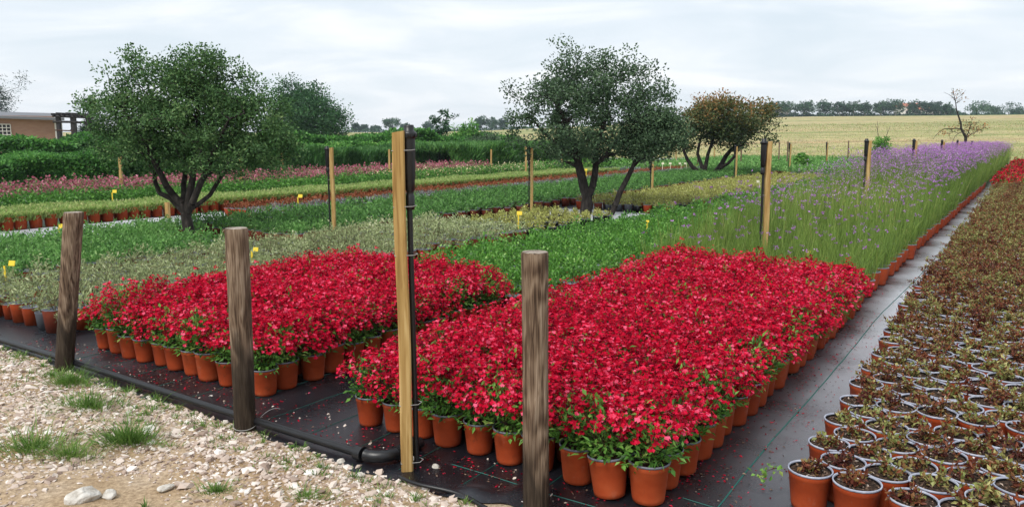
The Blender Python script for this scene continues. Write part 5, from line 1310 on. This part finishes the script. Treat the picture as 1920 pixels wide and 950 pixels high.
# conifers and small growth
def conifer(label, px, dist, wpx, top_py, mat, irregular=0.0):
    x, y, z = az_pos(px, dist); m_ = y*CP/1440; h = CAM_H + (255-top_py)/1440*dist - z; rx = wpx/2*m_
    lob = []
    for k in range(9):
        f = k/8; r_ = rx*(1-f*0.85)*rng.uniform(0.8,1.15)
        lob.append((rng.normal(0, rx*0.12*(1+irregular)), 0, h*(0.12+0.84*f), max(r_,0.2), max(r_,0.2), h*0.09))
    return tree('conifer_tree', label, (x, y, z), [([(0,0,-0.2),(0,0,h*0.95)], h*0.025, 0.02)], lob, 190, 9000, rx*0.2, 0.22, 0.05, mat, twig_r=0.012, step=h*0.08)
conifer('blue-green conifer beside the pergola left of the large oak', 172, 48, 66, 196, 'conifer_needle')
conifer('tall shaggy pine rising behind the brick farm building', 2, 62, 92, 118, 'conifer_needle', 1.5)
# sapling with bare twigs, small bush and bare tree by the verbena
def sapling():
    x, y, mpp = lens_tree(1648, 318); b = dict(bx=1648, by=318, m_=mpp)
    limbs = [([P3(1648,320,**b), P3(1648,290,**b), P3(1643,262,**b), P3(1638,228,**b)], 0.03, 0.006), ([P3(1648,290,**b), P3(1656,262,**b), P3(1663,238,**b)], 0.02, 0.005), ([P3(1640,245,**b), P3(1634,232,**b)], 0.008, 0.004), ([P3(1659,252,**b), P3(1657,238,**b)], 0.008, 0.004)]
    tree('leafy_sapling', 'leafy green sapling with bare twig tips behind the verbena bed', (x, y, 0.0), limbs, [LB(1648,285,15,22,**b), LB(1652,270,13,12,**b)], 60, 1500, 0.10, 0.11, 0.06, 'bright_leaf', step=0.2)
sapling()
x, y, mpp = lens_tree(1503, 322); b5 = dict(bx=1503, by=322, m_=mpp)
tree('small_bush', 'small rounded green bush between two stakes at the field edge', (x, y, 0.0), [([P3(1503,323,**b5), P3(1503,300,**b5)], 0.03, 0.01)], [LB(1503,302,9,12,**b5)], 40, 1000, 0.10, 0.12, 0.07, 'bright_leaf', step=0.2, cat='bush')
x, y, mpp = lens_tree(1812, 300); b6 = dict(bx=1812, by=300, m_=mpp)
bl = lambda a: [P3(px, py, dy=d, **b6) for px, py, d in a]
limbs = [(bl([(1812,302,0),(1810,282,0),(1807,258,0)]), 0.11, 0.09), (bl([(1807,258,0),(1797,242,0),(1795,228,0),(1788,213,0),(1782,198,0),(1779,188,0),(1777,176,0)]), 0.08, 0.012),
         (bl([(1788,214,0),(1794,209,0.2)]), 0.03, 0.008), (bl([(1797,243,0),(1785,241,0.3),(1772,242,0.5),(1762,250,0.6),(1756,262,0.6)]), 0.035, 0.008),
         (bl([(1805,256,0),(1795,249,-0.3),(1780,252,-0.6),(1770,258,-0.8),(1768,272,-0.8)]), 0.03, 0.008), (bl([(1808,256,0),(1815,245,0.2),(1820,235,0.3),(1830,231,0.3),(1838,232,0.4)]), 0.04, 0.008),
         (bl([(1809,258,0),(1822,246,-0.3),(1832,243,-0.4)]), 0.03, 0.008), (bl([(1778,186,0),(1768,176,0.2),(1762,175,0.2)]), 0.014, 0.005), (bl([(1780,190,0),(1790,180,-0.2),(1796,172,-0.2)]), 0.014, 0.005), (bl([(1777,178,0),(1772,168,0)]), 0.01, 0.004), (bl([(1783,198,0),(1794,188,0.3),(1792,196,0.3)]), 0.012, 0.004)]
tree('bare_tree', 'nearly bare crooked tree rising behind the far verbena', (x, y, 0.0), limbs, [LB(1812,240,26,16,**b6), LB(1775,248,18,12,**b6), LB(1830,238,14,10,**b6), LB(1783,185,14,12,**b6)], 70, 420, 0.14, 0.13, 0.06, 'brown_tree_leaf', twig_r=0.006, step=0.3)

m = MB(); n = 40000
px = rng.uniform(1000, 1960, n); d = 34 + 120*rng.random(n)**1.6; u = (px-960)/1440; X, Y = u*d*CP, d
ok_ = (X*SA + Y*CA > 33) & ((X*CA - Y*SA < -3.6) | (X*SA + Y*CA > 46.5))
X, Y, d = X[ok_], Y[ok_], d[ok_]; n = len(X)
m.blades(np.stack([X, Y, terrain(X, Y)-0.02], -1), np.array([0,0,1.0]) + rng.normal(0,0.35,(n,3)), rng.uniform(0.06,0.18,n), 0.02 + d*0.0005, 0.4, (rng.random(n) < 0.35).astype(int), tn(n, 0.55, 0.22))
tag(m.build('field_stubble', ['straw', 'lawn_blade']), 'straw stubble and grass on the near part of the field', 'stubble', kind='stuff')
# --------------------------------------------------------------- far row of trees, farm and fences
for k, (px, wd, top) in enumerate([(1447,36,192),(1474,40,191),(1506,44,192),(1545,42,189),(1572,34,192),(1597,34,189),(1619,32,191),(1648,36,191),(1676,44,188),(1716,40,190),(1746,40,192),(1770,30,196)]):
    blob_tree('row_tree', f'{ORD[k]} tree from the left in the far row beyond the straw field', px, 262 + rng.normal(0,4), wd, top, 220, 70, 1500, 'far_leaf', 'trees of the far row', flat=0.84, leaf=0.55, bark='pale_bark')
for k, (px, wd, top, dist, lb) in enumerate([(1826,50,188,300,'broad dome-shaped tree on the far right skyline'),(1857,44,198,310,'low rounded tree right of the dome-shaped tree'),(1893,40,190,420,'pale hazy tree at the far right skyline'),(1908,34,203,300,'small bush tree at the extreme right skyline'),
        (1785,24,205,320,'small dark tree top behind the bare tree'),
        (735,38,222,300,'rounded dark tree left of the tall squared post on the skyline'),(683,20,234,310,'small skyline tree right of the big fresh green tree'),(703,24,236,310,'low skyline tree in the middle of the left group'),(760,22,231,320,'skyline tree half hidden by the tall squared post'),
        (803,22,228,330,'small bluish skyline tree left of the odd ivy-clad tree'),(901,26,217,300,'lighter skyline tree above the grey shrub'),(922,30,220,300,'dark rounded skyline tree above the grey shrub'),(945,26,221,320,'pale bluish skyline tree left of the middle oak'),(668,20,232,300,'skyline tree next to the big fresh green tree')]):
    blob_tree('skyline_tree', lb, px, dist, wd, top, 245, 60, 1300, 'far_leaf', 'trees on the skyline', flat=0.85, leaf=0.6)
# low scrub along the field's far side
m = MB()
for (p0, p1, dist, n_) in ((1425,1925,268,6000),(650,1000,300,2500)):
    px = rng.uniform(p0, p1, n_); d = dist + rng.normal(0, 3, n_); u = (px-960)/1440
    X, Y = u*d*CP, d; Z = terrain(X, Y) + rng.random(n_)*1.5*(0.5+0.5*np.sin(px*0.13)**2)
    m.leaves(np.stack([X,Y,Z],-1), unit(n_,0.6), 0.7, 0.45, 0, tn(n_,0.45,0.22))
tag(m.build('far_scrub', 'far_leaf'), 'dark scrub line at the far side of the straw field', 'scrub', kind='stuff')
def house(name, label, px, dist, wm, dm, hm, roof_h, wall='white_wall', roof='roof_tile', group='farm buildings beyond the field', win=2):
    x, y, z = az_pos(px, dist); root = empty(name, (x, y, z))
    m = MB(); m.box((0,0,hm/2-0.3), (wm,dm,hm+0.6)); m.build('wall', wall, root)
    m = MB(); e_ = 0.4; a, b = wm/2+e_, dm/2+e_
    v = [(-a,-b,hm),(a,-b,hm),(a,b,hm),(-a,b,hm),(-a,0,hm+roof_h),(a,0,hm+roof_h)]
    m.add(v, [(0,1,5,4),(2,3,4,5)], 0); m.add(v, [(0,4,3),(1,2,5)], 0); m.add(np.array(v)-np.array([0,0,0.12]), [(0,3,2,1)], 0); m.build('roof', roof, root)
    for k in range(win):
        m = MB(); m.box((-wm/2+wm*(k+0.7)/(win+0.4), -dm/2-0.02, hm*0.55), (0.9,0.08,1.0)); m.build('window', 'dark_metal', root)
    return tag(root, label, 'house', group)
house('farmhouse', 'white farm building with red tiled roof behind the far tree row', 1728, 285, 9, 6, 3.0, 1.3)
house('farmhouse', 'small white farmhouse with orange roof between far row trees', 1697, 290, 7, 6, 4.4, 1.4)
house('farmhouse', 'low white shed at the right end of the far tree row', 1752, 275, 4, 4, 2.6, 0.7)
house('farmhouse', 'white shed glimpsed left in the far tree row', 1460, 275, 5, 4, 2.6, 0.8, win=1)
# field-edge fence posts
for k, (px, dist, h_) in enumerate([(1478,36,1.25),(1592,40,1.25),(1462,38,1.2),(1391,36,1.3),(1840,44,0.9),(1310,34,1.2)]):
    x, y, z = az_pos(px, dist); m = MB(); m.tube([(0,0,-0.1),(0.01,0,h_*0.5),(0,0.01,h_)], 0.035, 8)
    o = m.build('field_post', 'weathered_wood', None, (x, y, z))
    tag(o, ['thin dark fence post right of the brown-topped tree','thin dark fence post at the field edge near the verbena','thin dark post close to the brown-topped tree crown','dark post behind the brown-topped tree','short post at the far end of the verbena bed','thin post behind the brown tree stems'][k], 'post', 'thin posts at the field edge')

# --------------------------------------------------------------- brick building and pergola at the far left
x, y, z = az_pos(38, 46); mq = y*CP/1440
root = empty('brick_building', (x, y, z), math.atan2(-x, y)); z0 = z
W_ = 9.0; off = (107-38)*mq - W_/2           # right gable end sits at column 107
Hw = CAM_H + (255-218)/1440*46 - z
m = MB(); m.box((off,2.5,Hw/2-0.2), (W_,5,Hw+0.4)); m.build('wall', 'brick_wall', root)
m = MB()
v = [(off-W_/2-0.4,-0.4,Hw+0.12),(off+W_/2+0.15,-0.4,Hw-0.12),(off+W_/2+0.15,5.4,Hw+0.30),(off-W_/2-0.4,5.4,Hw+0.45)]
v = np.array(v); v2 = v - np.array([0,0,0.14])
m.add(np.concatenate([v2, v]), [(4,5,6,7),(3,2,1,0),(0,1,5,4),(1,2,6,5),(2,3,7,6),(3,0,4,7)], 0); m.build('roof', 'roof_sheet', root)
m = MB(); m.box((off+W_/2-0.18,-0.06,Hw/2-0.2), (0.40,0.14,Hw+0.3)); m.build('pilaster', 'white_wall', root)
wx = (8-38)*mq
win = MB(); win.box((wx,-0.03,1.65), (1.0,0.06,1.0)); wo = win.build('window', 'dark_metal', root)
for k in range(6):
    m = MB(); m.box((wx-0.5+k*0.2,-0.075,1.65), (0.045,0.03,1.0)); m.build('lattice_bar', 'white_wall', wo)
    m = MB(); m.box((wx,-0.11,1.15+k*0.2), (1.0,0.03,0.045)); m.build('lattice_bar', 'white_wall', wo)
tag(root, 'brick farm building with grey sheet roof at the far left', 'building')
x, y, z = az_pos(126, 45); mq = y*CP/1440
root = empty('pergola', (x, y, z))
for px in (112, 139):
    for yy in (0, 1.6):
        m = MB(); m.box(((px-126)*mq, yy, 1.3), (0.20,0.20,2.7)); m.build('upright', 'dark_metal', root)
for k, zz in enumerate((2.30, 2.58)):
    for yy in (-0.1, 1.7):
        m = MB(); m.tube([((104-126)*mq, yy, zz+0.05*k),((149-126)*mq, yy, zz-0.02)], 0.075, 6); m.build('beam', 'dark_metal', root)
for k in range(5):
    m = MB(); m.box(((108+k*9-126)*mq, 0.8, 2.72+0.04*(k % 2)), (0.09,2.4,0.12)); m.build('rafter', 'dark_metal', root)
m = MB(); m.tube([((106-126)*mq,-0.1,1.82),((140-126)*mq,-0.1,1.78)], 0.04, 6); m.build('rail', 'twig', root)
tag(root, 'dark timber pergola frame beside the brick building', 'pergola')

# --------------------------------------------------------------- plant name tags
def name_tag(label, px, py, h, top, wd=0.09, mat='yellow_tag', t_=None):
    wd *= 0.78; top *= 0.88
    x, y = gpt(px, py, h); root = empty('plant_tag', (x, y, 0.02), rng.uniform(-0.3,0.3))
    m = MB(); m.box((0,0,top*0.5), (0.02,0.006,top)); m.build('stake', mat, root)
    m = MB(); m.box((0,-0.004,top+wd*0.3), (wd,0.006,wd*0.72)); p_ = m.build('label_plate', mat, root); p_.rotation_euler = (R(-14),0,0)
    return tag(root, label, 'tag', 'plant name tags')
name_tag('yellow plant tag at the end of the seedlings in black pots', 972, 418, 0.25, 0.40, 0.10)
name_tag('yellow plant tag turned edge-on in the bright green bed', 1213, 432, 0.26, 0.40, 0.05)
name_tag('yellow plant tag right of the second round post', 473, 492, 0.2, 0.34, 0.075)
name_tag('yellow plant tag left of the leftmost round post', 112, 447, 0.2, 0.36, 0.10)
name_tag('yellow plant tag at the far left among the grey-green shrubs', 11, 530, 0.2, 0.38, 0.085)
name_tag('small yellow tag in front of the low fresh green row', 211, 374, 0.25, 0.42, 0.11)
name_tag('yellow tag among the rust-red plants', 559, 384, 0.25, 0.42, 0.11)
name_tag('yellow tag lost in the verbena foliage', 1524, 486, 0.3, 0.36, 0.09)
name_tag('yellow tag in front of the middle oak trunk', 1099, 332, 0.25, 0.5, 0.10)
for k, px in enumerate((1242, 1257, 1277, 1287)):
    name_tag(['leftmost pale tag in the line left of the brown-topped tree','second pale tag in the line left of the brown-topped tree','third pale tag in the line left of the brown-topped tree','rightmost pale tag in the line left of the brown-topped tree'][k], px, 318, 0.25, 0.5, 0.12, 'white_tag')
name_tag('pale tag at the back of the lime-green bed', 1424, 352, 0.2, 0.36, 0.11, 'white_tag')
x, y = gpt(372, 474); rk = rock('pale rock resting at the foot of the large dark oak', x, y, 0.09, (0.085,0.07,0.075), 1, 41)
m = MB(); q = np.linspace(0, 1, 24); x, y = gpt(375, 478)
m.tube(np.stack([x - 0.25 + 0.6*q, y - 0.05*np.sin(q*6), 0.06 + 0.05*np.sin(q*5)**2], -1), 0.028, 8)
tag(m.build('black_hose', 'black_plastic'), 'black hose piece curled at the foot of the large dark oak', 'hose')

# --------------------------------------------------------------- thin haze over the plain
hm = bpy.data.materials.new('haze'); hm.use_nodes = True
ht = hm.node_tree; ht.nodes.clear()
ho = ht.nodes.new('ShaderNodeOutputMaterial'); hv = ht.nodes.new('ShaderNodeVolumePrincipled')
hv.inputs['Color'].default_value = (0.78, 0.87, 1.0, 1); hv.inputs['Density'].default_value = 0.0004; hv.inputs['Anisotropy'].default_value = 0.2
ht.links.new(hv.outputs[0], ho.inputs['Volume'])
MATS['haze'] = hm
m = MB(); m.box((0, 0, -10), (1900, 1900, 48)); tag(m.build('haze', 'haze'), 'thin pale air over the plain', 'haze', kind='stuff')
